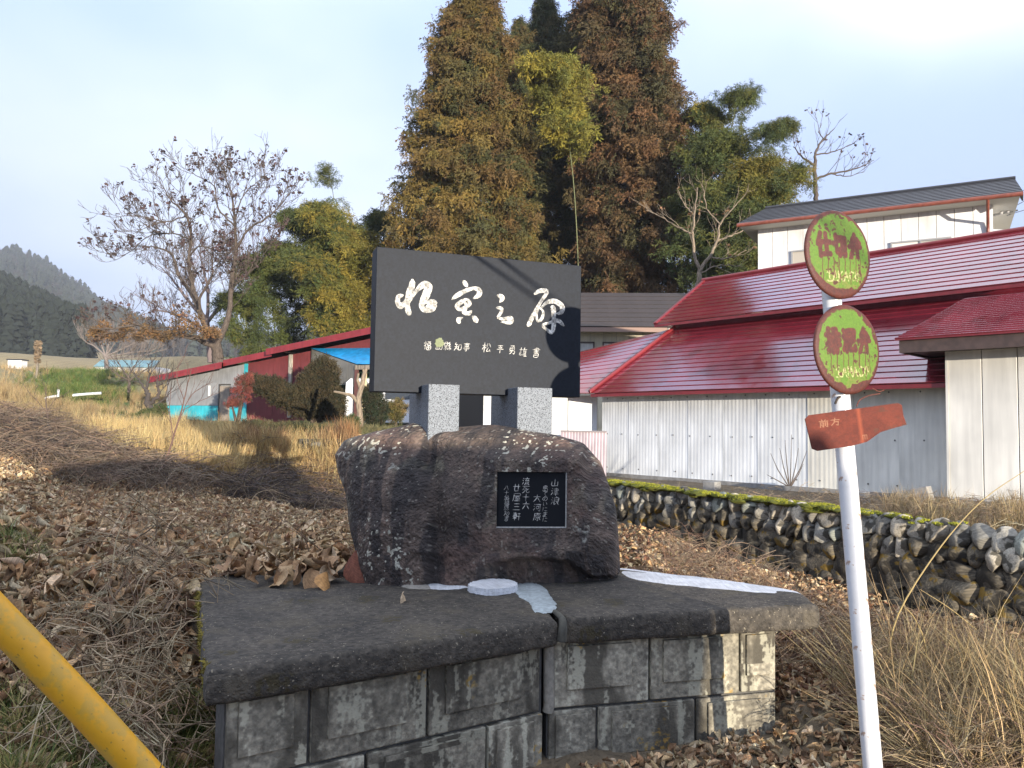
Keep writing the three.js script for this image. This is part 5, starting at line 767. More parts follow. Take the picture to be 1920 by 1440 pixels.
{
  const L = wallDir[2] + 1.6, g = thing('stone_wall', 'low field-stone retaining wall topped with bright moss below the white storehouse', 'wall', [WALL_A[0] - wallDir[0] * .9, 0, WALL_A[1] - wallDir[1] * .9], Math.atan2(-wallDir[1], wallDir[0]));
  const topY = u => lerp(.78, .70, clamp(u / L)); const R = rng(9);
  // backing of earth and mortar
  const pts = []; for (let k = 0; k <= 40; k++) { const u = k / 40 * L; pts.push([u, topY(u) - .05]); }
  mesh('backing', prism([...pts, [L, -.4], [0, -.4]], -.32, -.03), mat(.10, .083, .055, .95, { map: rep(grainTex, 3) }), g);
  mesh('footing', new THREE.PlaneGeometry(L, .9, 60, 12).translate(L / 2, .2, 0), mat(.06, .05, .038, .95, { map: rep(grainTex, 3) }), g).position.z = -.04;
  const rows = [[.0, .205, 0, -.55], [.165, .185, 1, -.35], [.31, .23, 2, 0], [.47, .25, 2, 0], [.63, .25, 2, 0], [.78, .25, 2, 0]];
  rows.forEach(([dy, sz, kind, tilt], r) => { let u = .05 + R() * .1; while (u < L) { const w = sz * (.72 + .5 * R()), h = sz * (kind === 2 ? .8 + .3 * R() : .95 + .25 * R()); const y = topY(u) - dy - h * .46 + .02 * (R() - .5);
    const o = mesh('stone', stoneG[Math.floor(R() * 8)], kind === 2 || (kind === 1 && R() < .5) ? stoneLow[Math.floor(R() * 3)] : stoneUp[Math.floor(R() * 5)], g);
    o.position.set(u + w * .5, y, (kind === 2 ? -.05 : -.035) + (R() - .5) * .02 + r * .012); o.rotation.set((R() - .5) * .3, (R() - .5) * .4, tilt + (R() - .5) * .6); o.scale.set(w * (kind === 2 ? .64 : .52), h * .62, kind === 2 ? .075 : .10); u += w * (kind === 2 ? .93 : .80 + .1 * R()); } });
  // cushion moss along the coping, thinning out towards the near end
  const Q = rng(19), mm = [], cc = []; const tip = new THREE.ConeGeometry(.5, 1.2, 5, 1); tip.translate(0, .35, 0);
  const lump = []; for (let k = 0; k < 330; k++) { const u = Q() * L * .82, th = (1 - smooth(.55, .82, u / L)), s = (.03 + .05 * Q()) * (.45 + .6 * th); if (Q() > .3 + .6 * th) continue; const y = topY(u) - .005 - (Q() < .25 ? .05 * Q() : 0), z = -.20 + Q() * .27; const gg = stoneG[k % 8].clone(); gg.scale(s * 1.8, s * .45, s * 1.1); gg.rotateY(Q() * 6); gg.translate(u, y, z); lump.push(gg);
    for (let q = 0; q < 42; q++) { const a = Q() * 6.28, r = Math.sqrt(Q()), hx = Math.cos(a) * r * s * 1.55, hz = Math.sin(a) * r * s * 1.0; mm.push(M4(u + hx, y + s * .38 * Math.sqrt(1 - r * r * .85), z + hz, (Q() - .5) * 1.6 + hz * 6, 0, (Q() - .5) * 1.6 - hx * 6, .006 + .006 * Q(), .012 + .012 * Q(), .006 + .006 * Q())); const c = .75 + .5 * Q(); cc.push(COL(c, c * (.9 + .15 * Q()), c)); } }
  const mossM = mat(.24, .25, .016, .95, { map: rep(fineTex, 8), bumpMap: rep(rockBump, 12), bumpScale: .012 });
  const ml = mesh('moss_cushions', lump, mossM, g); ml.userData.kind = 'stuff';
  stuff('moss_tips', tip, mat(.32, .32, .02, .95), mm, cc, g);
  mesh('coping_earth', box(0, L, .2, .60, -.9, -.2), mat(.12, .09, .055, .95, { map: rep(grainTex, 2) }), g);
}
// --- second old stone wall across the ditch, and the dark terrace edge beside it
{
  const a = P(560, 830, 14.2), b = P(905, 818, 14.4), dx = b.x - a.x, dz = b.z - a.z, L = Math.hypot(dx, dz);
  const g = thing('terrace_wall', 'old grey stone terrace wall across the ditch behind the boulder', 'wall', [a.x, 0, a.z], Math.atan2(-dz, dx)), R = rng(29);
  mesh('backing', box(0, L, -.4, 1.22, -.5, -.06), mat(.07, .065, .05, .95, { map: rep(grainTex, 2) }), g);
  for (let r = 0; r < 6; r++) { let u = R() * .15; while (u < L) { const w = .22 * (.7 + .6 * R()), h = .2 * (.7 + .5 * R()); const o = mesh('stone', stoneG[Math.floor(R() * 8)], R() < .6 ? stoneLow[Math.floor(R() * 3)] : stoneUp[Math.floor(R() * 5)], g); o.position.set(u + w / 2, 1.12 - r * .2 + (R() - .5) * .04, -.03); o.rotation.set((R() - .5) * .4, (R() - .5) * .4, (R() - .5) * .7); o.scale.set(w * .5, h * .54, .1); u += w * .92; } }
}
// ---------------------------------------------------------------- trees
const pick = (R, a) => a[Math.floor(R() * a.length) % a.length];
function sprayGeo(seed, n, len, wid, droop, spread) {                // a hanging spray of small pointed leaflets about one unit long
  const R = rng(seed), pos = []; const a = V3(), b = V3(), d = V3(), s = V3();
  for (let k = 0; k < n; k++) {
    const th = R() * 6.283, el = (R() - .35) * 1.6, r = Math.pow(R(), .6) * spread; d.set(Math.cos(th) * Math.cos(el), Math.sin(el), Math.sin(th) * Math.cos(el)); a.copy(d).multiplyScalar(r); a.y -= droop * r * r;
    const l = len * (.6 + .8 * R()), w = wid * (.6 + .8 * R()); d.y -= droop * 1.1; d.x += (R() - .5) * .7; d.z += (R() - .5) * .7; d.normalize(); s.set(R() - .5, R() - .5, R() - .5).cross(d).normalize();
    b.copy(a).addScaledVector(d, l); const m = a.clone().addScaledVector(d, l * .45), p = m.clone().addScaledVector(s, w), q = m.clone().addScaledVector(s, -w);
    pos.push(a.x, a.y, a.z, p.x, p.y, p.z, b.x, b.y, b.z, a.x, a.y, a.z, b.x, b.y, b.z, q.x, q.y, q.z);
  }
  const g = new THREE.BufferGeometry(); g.setAttribute('position', new THREE.Float32BufferAttribute(pos, 3)); g.computeVertexNormals(); return g;
}
function frondGeo(seed, twigsN, per, len, wid, droop, ahead = 1) {   // drooping twigs set with small leaflets on both sides
  const R = rng(seed), pos = [], a = V3(), d = V3(), s = V3(), n = V3();
  for (let k = 0; k < twigsN; k++) {
    const th = R() * 6.283, el = (R() - .3) * 1.9; d.set(Math.cos(th) * Math.cos(el), Math.sin(el), Math.sin(th) * Math.cos(el)); a.set((R() - .5) * .35, (R() - .5) * .35, (R() - .5) * .35); const L = .45 + .35 * R();
    for (let i = 0; i < per; i++) { d.y -= droop / per * (1 + R()); d.x += (R() - .5) * .12; d.z += (R() - .5) * .12; d.normalize(); a.addScaledVector(d, L / per); n.set(R() - .5, R() - .5, R() - .5).normalize(); s.crossVectors(d, n).normalize(); if (i % 2) s.negate();
      const q = d.clone().multiplyScalar(ahead).addScaledVector(s, .9).normalize(), w = s.clone().cross(q).cross(q).normalize().multiplyScalar(wid * (.6 + .8 * R())), l = len * (.6 + .7 * R()), m = a.clone().addScaledVector(q, l * .4), b = a.clone().addScaledVector(q, l);
      pos.push(a.x, a.y, a.z, m.x + w.x, m.y + w.y, m.z + w.z, b.x, b.y, b.z, a.x, a.y, a.z, b.x, b.y, b.z, m.x - w.x, m.y - w.y, m.z - w.z); }
  }
  const g = new THREE.BufferGeometry(); g.setAttribute('position', new THREE.Float32BufferAttribute(pos, 3)); g.computeVertexNormals(); return g;
}
const cedarSpray = [1, 2, 3].map(s => frondGeo(s, 15, 15, .17, .032, 1.1, 1.2)), bambooSpray = [4, 5, 6].map(s => frondGeo(s, 12, 9, .30, .026, 1.0, 1.1)), bushSpray = [7, 8].map(s => frondGeo(s, 16, 11, .16, .04, .3, .9));
const foliage = new THREE.MeshStandardMaterial({ color: COL(.78, .78, .78), roughness: .85, side: THREE.DoubleSide });
const barkMat = mat(.13, .10, .08, .95, { map: rep(barkTex, 1.5) }), greyBark = mat(.15, .125, .11, .95, { map: rep(barkTex, 2) }), paleBark = mat(.36, .30, .23, .9, { map: rep(barkTex, 2) });
const jitter = (R, c, k = .25) => { const v = 1 + (R() - .5) * 2 * k; return COL(c[0] * v * (1 + (R() - .5) * .2), c[1] * v, c[2] * v); };
function cedar(label, px, d, topPx, prof, N, pal, scale, seed, lowPy = 640) {       // prof: [py, half width px] of the crown as it stands
  const R = rng(seed), c = P(px, 790, d), gy = ground(c.x, c.z), g = thing('cedar_tree', label, 'tree', [c.x, gy - .2, c.z], 0, 'cedars behind the monument'); const k = d / FOCAL, H = P(px, topPx, d).y - gy;
  const Y = py => P(px, py, d).y - gy; const pr = prof.map(([y, w, o = 0]) => [Y(y), w * k, o * k]).sort((a, b) => a[0] - b[0]);
  const rad = y => { if (y <= pr[0][0]) return [pr[0][1], pr[0][2]]; for (let i = 1; i < pr.length; i++) if (y <= pr[i][0]) { const t = (y - pr[i - 1][0]) / (pr[i][0] - pr[i - 1][0]); return [lerp(pr[i - 1][1], pr[i][1], t), lerp(pr[i - 1][2], pr[i][2], t)]; } return [.1, pr.at(-1)[2]]; };
  mesh('trunk', tube([V3(0, 0, 0), V3(.05, H * .3, 0), V3(-.03, H * .7, .03), V3(0, H * .99, 0)], t => lerp(.45, .04, t) * (H / 26), 9, 14), mat(.16, .085, .055, .95, { map: rep(barkTex, 1) }), g);
  const T = new Tubes(), mats = [[], [], []], cols = [[], [], []], low = Y(lowPy);
  const NB = Math.round(N / 13);
  for (let b = 0; b < NB; b++) {
    const t = Math.pow((b + R()) / NB, .85), y = low + (H - low) * t, [r0, off] = rad(y), az = b * 2.4 + R() * .9, r = r0 * (.72 + .36 * R()), droop = .10 + .18 * R();
    const e = V3(Math.cos(az) * r + off, y + r * (.10 - droop) , Math.sin(az) * r), s = V3(0, y, 0); T.add([s, s.clone().lerp(e, .5).add(V3(0, .12 * r, 0)), e], [.06, .035, .012], 3);
    const tone = pick(R, pal);
    for (let q = 0; q < 13; q++) { const f = .38 + .66 * Math.pow(R(), .75), p = s.clone().lerp(e, f); p.y += .12 * r * (1 - Math.abs(f * 2 - 1)); const sp = .34 * r0 * .35 + .28; p.x += (R() - .5) * sp * 2; p.z += (R() - .5) * sp * 2; p.y += (R() - .6) * sp * 1.1; const v = Math.floor(R() * 3), sc = scale * (.65 + .7 * R()) * (.6 + .4 * Math.min(1, r0 / 2)); mats[v].push(M4(p.x, p.y, p.z, (R() - .5) * .8, R() * 6.28, (R() - .5) * .8, sc, sc * (.9 + .4 * R()), sc)); cols[v].push(jitter(R, R() < .75 ? tone : pick(R, pal))); }
  }
  for (let q = 0; q < 14; q++) { const v = q % 3, sc = scale * .5; mats[v].push(M4((R() - .5) * .25, H - q * .13, (R() - .5) * .25, 0, R() * 6, 0, sc * (.4 + q * .03))); cols[v].push(jitter(R, pick(R, pal))); }
  const l = mesh('limbs', T.geo(), barkMat, g); l.userData.kind = 'stuff';
  const cr = new THREE.Group(); cr.name = 'crown'; cr.userData.kind = 'stuff'; g.add(cr); mats.forEach((m, i) => stuff('sprays', cedarSpray[i], foliage, m, cols[i], cr)); return g;
}
const gold = [[.17, .113, .022], [.12, .092, .022], [.15, .09, .024], [.075, .074, .018], [.20, .138, .026]], rustP = [[.155, .082, .030], [.13, .075, .027], [.10, .070, .023], [.18, .095, .034], [.075, .066, .02]], deep = [[.075, .080, .022], [.10, .088, .022], [.06, .072, .022], [.13, .10, .025]];
cedar('tall golden-brown cedar standing behind the top of the tablet', 872, 40, -28, [[-28, 8], [0, 40], [60, 66], [120, 84], [200, 104, 2], [280, 116, 0], [360, 132, -2], [440, 150, -2], [520, 152, -2], [640, 140]], 4800, gold, .62, 101);
cedar('tallest cedar, rusty brown, above the brown-roofed house', 1180, 42, -190, [[-190, 10, -14], [-80, 55, -14], [0, 78, -18], [80, 90, -8], [160, 97, 2], [260, 104, 6], [360, 108, 6], [460, 114, 2], [640, 110]], 5600, rustP, .64, 102);
cedar('slender dark cedar spire highest between the two big cedars', 1012, 50, -12, [[-12, 5], [20, 22], [60, 44], [120, 66], [200, 78], [300, 84], [420, 90], [600, 90]], 2600, deep, .6, 103);
cedar('thin cedar with pale tip beside the golden-brown cedar', 964, 46, 34, [[34, 4], [62, 18], [100, 36], [170, 50], [280, 64], [420, 74], [600, 74]], 2200, [...deep, [.14, .10, .03]], .55, 104);
cedar('dark green cedar tip close against the rusty cedar', 1078, 48, 14, [[14, 5], [44, 28], [100, 52], [180, 66], [300, 78], [420, 84], [600, 84]], 2400, deep, .58, 105);
// ---- bamboo: an arching culm and a hanging plume
function bamboo(label, bx, by, tx, ty, d, spread, n, pal, seed, group, sc = .6, from = .28) {
  const R = rng(seed), b = P(bx, by, d + (R() - .5) * 3); b.y = Math.min(b.y, ground(b.x, b.z)); const t = P(tx, ty, d + (R() - .5) * 3), g = thing('bamboo', label, 'bamboo', b, 0, group), e = t.sub(b);
  const up = V3(0, e.y, 0), pts = [V3(0, 0, 0), V3(e.x * .06, e.y * .35, e.z * .06), V3(e.x * .30, e.y * .74, e.z * .3), V3(e.x * .72, e.y * .97, e.z * .7), V3(e.x, e.y, e.z)]; const cv = new THREE.CatmullRomCurve3(pts, false, 'centripetal');
  mesh('culm', tube(cv.getPoints(24), q => lerp(.042, .01, q), 6), mat(.14, .15, .055, .5, { map: rep(grainTex, 1) }), g);
  const mats = [[], [], []], cols = [[], [], []], T = new Tubes();
  for (let k = 0; k < n / 6; k++) { const f = from + (1 - from) * Math.pow(R(), .8), p = cv.getPoint(f), az = R() * 6.28, l = spread * (.35 + .75 * R()) * Math.sin(Math.PI * clamp((f - from) / (1.08 - from) * .8 + .22)) + .12, q = p.clone().add(V3(Math.cos(az) * l, .25 * l - .35 * l * R(), Math.sin(az) * l)); T.add([p, p.clone().lerp(q, .6).add(V3(0, .12 * l, 0)), q], [.012, .009, .004], 3); const tone = pick(R, pal);
    for (let i = 0; i < 6; i++) { const w = p.clone().lerp(q, .3 + .75 * R()).add(V3((R() - .5) * .5, (R() - .7) * .5, (R() - .5) * .5)), v = i % 3, s = sc * (.65 + .6 * R()); mats[v].push(M4(w.x, w.y, w.z, (R() - .5) * .6, R() * 6.28, (R() - .5) * .6, s)); cols[v].push(jitter(R, R() < .7 ? tone : pick(R, pal), .2)); } }
  const tw = mesh('twigs', T.geo(), mat(.2, .2, .08, .8), g); tw.userData.kind = 'stuff';
  const cr = new THREE.Group(); cr.name = 'plume'; cr.userData.kind = 'stuff'; g.add(cr); mats.forEach((m, i) => stuff('sprays', bambooSpray[i], foliage, m, cols[i], cr)); return g;
}
const bGreen = [[.095, .115, .020], [.070, .095, .020], [.13, .135, .022], [.055, .075, .018]], bYellow = [[.20, .165, .020], [.24, .185, .022], [.15, .14, .02], [.17, .155, .02]], bMix = [...bGreen, ...bYellow];
bamboo('bright yellow-green bamboo plume between the two big cedars', 1090, 640, 1018, 122, 38.5, 1.7, 760, [[.26, .23, .03], [.20, .19, .03], [.32, .26, .03], [.16, .16, .025]], 201, 'bamboo round the cedars', .62, .52);
const LB = 'bamboo grove behind the tin shed', RB = 'bamboo grove beside the rusty cedar';
[['feathery pale bamboo tip standing highest over the grove by the tin shed', 640, 640, 606, 312, 46, 1.15, 170, bGreen, .30, .52],
 ['broad yellow-green bamboo below the feathery tip', 655, 650, 590, 392, 44, 2.0, 700, bMix], ['green bamboo leaning over the tin shed roof', 610, 650, 548, 405, 44, 1.8, 640, bGreen], ['golden bamboo next to the tablet edge', 690, 650, 662, 448, 42, 1.7, 620, bYellow], ['yellow-green bamboo low over the shed ridge', 620, 650, 575, 490, 41, 1.9, 640, bMix], ['dark green bamboo nearest the big bare tree', 520, 655, 478, 492, 45, 1.7, 560, bGreen],
 ['shaded bamboo filling between the bare tree and the grove', 560, 655, 520, 462, 47, 1.8, 600, bGreen], ['thin bamboo fringe touching the golden-brown cedar', 720, 640, 714, 405, 48, 1.2, 380, bGreen], ['olive bamboo at the middle of the grove', 640, 650, 630, 430, 46, 2.0, 700, bMix], ['low yellow bamboo beside the tablet above the red roof', 680, 650, 648, 545, 40.5, 1.7, 480, bYellow], ['low green bamboo behind the bare trunk', 470, 660, 440, 560, 46, 1.6, 460, bGreen]]
  .forEach(([l, a, b, c, e, d, s, n, p, sc = .6, fr = .25], i) => bamboo(l, a, b, c, e, d, s, n, p, 210 + i, LB, sc, fr));
[['wispy bamboo plume arching highest against the sky near the house', 1340, 520, 1402, 172, 38, 1.35, 330, bGreen, .36, .45], ['second bamboo plume bending toward the leafless tree', 1370, 520, 1470, 235, 37, 1.4, 360, bGreen, .36, .45], ['yellowish bamboo top rising beside the rusty cedar', 1310, 520, 1322, 206, 40, 1.5, 520, bMix, .55, .35], ['dense green bamboo filling the gap beside the rusty cedar', 1320, 520, 1352, 262, 38, 1.9, 760, bGreen], ['golden bamboo arch above the house roof corner', 1360, 520, 1432, 308, 36, 1.6, 620, bYellow, .56, .4], ['green bamboo drooping in front of the house gable', 1370, 520, 1450, 345, 35, 1.5, 560, bMix, .56, .4], ['dark bamboo low beside the white house wall', 1385, 520, 1398, 392, 34, 1.5, 520, bGreen, .55, .2], ['deep green bamboo behind the pale bare tree', 1320, 520, 1340, 360, 37, 1.8, 680, bGreen, .58, .2], ['slender bamboo spray over the dark slate roof', 1440, 500, 1508, 312, 34, 1.0, 190, bMix, .34, .5]]
  .forEach(([l, a, b, c, e, d, s, n, p, sc = .58, fr = .3], i) => bamboo(l, a, b, c, e, d, s, n, p, 240 + i, RB, sc, fr));
// dark undergrowth at the cedars' feet
{
  const R = rng(61), g = new THREE.Group(); g.name = 'undergrowth'; g.userData = { kind: 'stuff', label: 'dark evergreen undergrowth at the feet of the cedars', category: 'undergrowth' }; scene.add(g); const m = [[], []], c = [[], []];
  for (let k = 0; k < 1500; k++) { const px = 740 + 660 * R(), d = 34 + 8 * R(), p = P(px, 700, d); const h = 5.5 * R() * (.6 + .4 * Math.sin(px * .03)); m[k % 2].push(M4(p.x, ground(p.x, p.z, false) + h, p.z, R(), R() * 6, R(), .9 + .5 * R())); c[k % 2].push(jitter(R, pick(R, deep))); }
  m.forEach((x, i) => stuff('leaves', bushSpray[i], foliage, x, c[i], g));
}
// ---- leafless trees
function twigs(T, ends, R, p, dir, len, rad, depth, opt) {
  const n = 3 + (depth > 1 ? 1 : 0), pts = [p.clone()], d = dir.clone().normalize(); let q = p.clone();
  for (let k = 0; k < n; k++) { d.add(V3((R() - .5) * opt.bend, (R() - .5) * opt.bend + opt.up, (R() - .5) * opt.bend)).normalize(); q = q.clone().addScaledVector(d, len / n); pts.push(q); }
  T.add(pts, t => Math.max(opt.min, rad * (1 - .62 * t)), depth > 1 ? 4 : 3);
  if (depth <= 0) { ends.push([q, d.clone()]); return; }
  const kids = opt.kids + (R() < .5 ? 1 : 0);
  for (let k = 0; k < kids; k++) { const f = .35 + .65 * (k + R()) / kids, i = Math.min(n - 1, Math.floor(f * n)), s = pts[i].clone().lerp(pts[i + 1], f * n - i), nd = d.clone().add(V3(R() - .5, (R() - .4) * .8, R() - .5).multiplyScalar(opt.fan)).normalize(); twigs(T, ends, R, s, nd, len * (.55 + .25 * R()), rad * .52, depth - 1, opt); }
  ends.push([q, d.clone()]);
}
function bareTree(name, label, d, limbs, opt, m, seed, group) {       // limbs: polylines [px, py, radius m, depth offset m]
  const R = rng(seed), b0 = P(limbs[0][0][0], limbs[0][0][1], d), g = thing(name, label, 'tree', b0, 0, group), T = new Tubes(), W = new Tubes(), ends = [];
  limbs.forEach((L, li) => { const pts = L.map(q => P(q[0], q[1], d + (q[3] ?? 0)).sub(b0)), cv = new THREE.CatmullRomCurve3(pts, false, 'centripetal'), N = L.length * 4, ps = cv.getPoints(N); ps.forEach((p, i) => { if (i) p.add(V3((R() - .5), (R() - .5), (R() - .5)).multiplyScalar(opt.wob ?? .06)); });
    (li === 0 ? T : W).add(ps, t => { const f = t * (L.length - 1), i = Math.min(L.length - 2, Math.floor(f)); return lerp(L[i][2], L[i + 1][2], f - i); }, 7);
    if (li === 0 && !opt.trunkTwigs) return;
    const len = cv.getLength(), cnt = Math.round(len * opt.density); for (let k = 0; k < cnt; k++) { const t = opt.from + (1 - opt.from) * (k + R()) / cnt, p = cv.getPoint(t), tn = cv.getTangent(t); const dir = tn.add(V3((R() - .5) * 2, (R() - .3) * 1.6, (R() - .5) * 2)).normalize(); twigs(W, ends, R, p, dir, opt.len * (.5 + .8 * R()) * (1.25 - .55 * t), opt.rad * (1.2 - .6 * t), opt.depth, opt); } });
  mesh('trunk', T.geo(), m, g); const br = mesh('branches', W.geo(), m, g); br.userData.kind = 'stuff';
  if (opt.pods) { const mm = [], cc = []; for (const [p, dd] of ends) if (R() < opt.pods) for (let k = 0; k < 4; k++) { mm.push(M4(p.x + (R() - .5) * .22, p.y + (R() - .3) * .22, p.z + (R() - .5) * .22, R() * 6, R() * 6, R() * 6, opt.podSize * (.6 + .8 * R()))); cc.push(jitter(R, opt.podCol, .3)); } stuff(opt.podName ?? 'seed_pods', leafGeo(3, .8, 3, .4), foliage, mm, cc, g); }
  return g;
}
const z1 = (x, y, r, o = 0) => [x * .375, 240 + y * .375, r * .68, o];
bareTree('bare_tree', 'big spreading leafless tree with seed clusters behind the tin shed roof', 38, [
  [z1(1095, 1190, .46), z1(1090, 1140, .42), z1(1078, 1075, .36)],
  [z1(1078, 1085, .30), z1(1128, 990, .23), z1(1150, 900, .19), z1(1157, 780, .16), z1(1180, 610, .13), z1(1172, 480, .10), z1(1162, 350, .07), z1(1130, 250, .045, .5), z1(1118, 185, .02, .6)],
  [z1(1078, 1085, .26), z1(1030, 1000, .20), z1(985, 880, .18), z1(930, 790, .14, 1), z1(890, 730, .12, 1.2), z1(862, 640, .09, 1.5), z1(800, 600, .06, 1.8), z1(690, 590, .03, 2)],
  [z1(985, 880, .16), z1(958, 760, .14), z1(944, 650, .12), z1(955, 550, .10), z1(930, 440, .08, -.6), z1(860, 365, .055, -1), z1(800, 275, .02, -1.4)],
  [z1(1180, 610, .10), z1(1240, 510, .08, -.5), z1(1340, 445, .05, -1), z1(1455, 325, .02, -1.5)],
  [z1(1172, 490, .07), z1(1090, 400, .06, .6), z1(1070, 290, .04, 1), z1(980, 235, .03, 1.2), z1(910, 195, .015, 1.4)],
  [z1(1080, 1100, .24), z1(1000, 1060, .20, -.5), z1(930, 1040, .17, -1), z1(800, 1028, .12, -1.6), z1(690, 985, .08, -2), z1(560, 1005, .05, -2.4), z1(430, 1000, .02, -2.8)],
  [z1(955, 560, .06), z1(860, 525, .05, 1), z1(740, 545, .035, 1.4), z1(610, 640, .025, 1.8), z1(480, 612, .012, 2)],
  [z1(944, 640, .06), z1(1010, 590, .05, -1), z1(1100, 640, .035, -1.5), z1(1150, 720, .02, -2)],
  [z1(1172, 470, .05), z1(1220, 330, .04, .5), z1(1300, 260, .025, .8), z1(1345, 215, .012, 1)],
  [z1(930, 440, .05), z1(820, 470, .04, -.8), z1(700, 440, .025, -1.2), z1(600, 440, .012, -1.5)],
  [z1(1000, 950, .14, -.4), z1(1000, 850, .10, -1), z1(1060, 740, .07, -1.5), z1(1060, 640, .04, -1.8)],
  [z1(1157, 790, .07), z1(1230, 740, .05, .6), z1(1310, 600, .03, 1), z1(1390, 540, .015, 1.2)],
], { bend: .55, up: .09, fan: 1.5, kids: 2, min: .009, density: 3.4, from: .22, len: 1.15, rad: .024, depth: 3, pods: .12, podSize: .15, podCol: [.085, .050, .050] }, greyBark, 301);
// brown clinging leaves on its low limb
{
  const R = rng(302), mm = [[], []], cc = [[], []]; for (let k = 0; k < 520; k++) { const t = R(), px = lerp(168, 410, t), hh = 70 * smooth(.3, .75, fbm(px * .07, 2, 3, 5)) * Math.sin(Math.PI * clamp(t * .9 + .08)), py = lerp(634, 622, t) - R() * hh + (R() - .3) * 14, p = P(px, py, 35.8 + R() * 1.6); mm[k % 2].push(M4(p.x, p.y, p.z, R() - .5, R() * 6, R() - .5, .16 + .2 * R())); cc[k % 2].push(jitter(R, pick(R, [[.24, .125, .045], [.17, .10, .05], [.28, .16, .06], [.11, .08, .05]]))); }
  const g = thing('clinging_leaves', 'brown withered creeper leaves hanging on the lowest limb of the big bare tree', 'creeper', P(290, 640, 36.6)); const o = g.position; mm.forEach((m, i) => { m.forEach(x => { x.elements[12] -= o.x; x.elements[13] -= o.y; x.elements[14] -= o.z; }); stuff('leaves', sprayGeo(70 + i, 26, .34, .07, .1, .6), foliage, m, cc[i], g); });
  const T = new Tubes(); T.add([P(175, 628, 36).sub(o), P(260, 618, 36.4).sub(o), P(340, 612, 36.6).sub(o), P(400, 622, 37).sub(o)], .03, 4); mesh('vine', T.geo(), greyBark, g);
}
bareTree('bare_tree', 'fine-twigged leafless tree behind the big bare tree', 48, [[[395, 680, .2], [392, 640, .18], [388, 600, .14]], [[388, 605, .12], [350, 560, .09], [320, 520, .05], [300, 500, .02]], [[388, 605, .12], [390, 550, .09], [380, 500, .05], [372, 470, .02]], [[388, 605, .12], [430, 550, .09], [460, 500, .05], [480, 470, .02]], [[388, 600, .1], [365, 560, .07], [345, 500, .03]], [[390, 600, .1], [420, 570, .07], [440, 520, .04], [425, 480, .02]], [[388, 620, .1], [330, 590, .07], [290, 580, .03]]], { bend: .5, up: .12, fan: 1.5, kids: 3, min: .008, density: 3.6, from: .2, len: 1.5, rad: .03, depth: 2 }, mat(.17, .13, .125, .95), 303);
bareTree('plum_tree', 'pale grey leafless plum with upright whips beyond the turquoise-roofed barn', 56, [[[200, 690, .16], [199, 675, .14], [197, 665, .12]], [[197, 667, .07], [178, 650, .05], [160, 640, .03], [152, 630, .012]], [[197, 667, .07], [190, 645, .04], [186, 625, .012]], [[198, 667, .07], [212, 648, .04], [224, 625, .012]], [[198, 668, .07], [228, 655, .05], [258, 640, .03], [290, 625, .012]], [[200, 670, .07], [240, 662, .05], [290, 655, .03], [320, 640, .012]], [[198, 668, .06], [205, 640, .04], [208, 618, .012]], [[199, 672, .05], [260, 668, .04], [330, 650, .012]]], { bend: .3, up: .34, fan: 1.0, kids: 4, min: .010, density: 7, from: .15, len: 1.35, rad: .02, depth: 1 }, mat(.20, .17, .155, .95), 304);
bareTree('plum_tree', 'small leafless tree on the green terrace beyond the pipes', 34, [[[241, 736, .07], [242, 720, .06], [240, 705, .05]], [[240, 708, .04], [228, 690, .03], [216, 672, .012]], [[240, 708, .04], [250, 690, .03], [262, 670, .012]], [[241, 715, .04], [262, 700, .025], [280, 690, .01]], [[240, 712, .04], [222, 705, .02], [205, 690, .01]]], { bend: .5, up: .1, fan: 1.3, kids: 2, min: .007, density: 5, from: .25, len: .7, rad: .018, depth: 1 }, greyBark, 305);
bareTree('plum_tree', 'gnarled dark plum beside the grey end of the tin shed', 27, [[[290, 782, .12], [284, 766, .11], [276, 756, .10], [278, 745, .09], [273, 730, .07]], [[276, 758, .07], [292, 748, .06], [298, 735, .05], [294, 722, .03], [300, 690, .012]], [[273, 732, .05], [262, 715, .03], [250, 695, .012]], [[273, 732, .05], [280, 705, .03], [276, 680, .012]], [[294, 725, .04], [310, 712, .025], [325, 690, .01]], [[290, 760, .04], [310, 745, .02], [330, 720, .01]]], { bend: .6, up: .12, fan: 1.4, kids: 2, min: .006, density: 4.5, from: .3, len: .75, rad: .018, depth: 1 }, mat(.06, .05, .045, .95), 306);
bareTree('bare_tree', 'pale leafless tree in front of the rusty cedar', 30, [[[1312, 560, .11], [1310, 525, .10], [1312, 506, .09]], [[1312, 508, .08], [1302, 480, .06], [1299, 440, .05], [1302, 400, .035], [1308, 350, .015]], [[1312, 508, .08], [1330, 480, .06], [1346, 450, .05], [1350, 420, .035], [1375, 390, .02], [1400, 360, .01]], [[1300, 440, .04], [1270, 425, .03], [1235, 405, .02], [1212, 395, .01]], [[1346, 452, .04], [1375, 440, .03], [1410, 425, .015]], [[1330, 482, .035], [1365, 485, .025], [1400, 470, .012]], [[1302, 405, .03], [1285, 385, .02], [1270, 355, .01]], [[1350, 420, .03], [1325, 390, .02], [1318, 345, .01]], [[1312, 512, .03], [1345, 498, .02], [1395, 500, .01]]], { bend: .5, up: .1, fan: 1.3, kids: 2, min: .006, density: 2.6, from: .25, len: .75, rad: .016, depth: 1, pods: .12, podSize: .10, podCol: [.25, .14, .07] }, paleBark, 307);
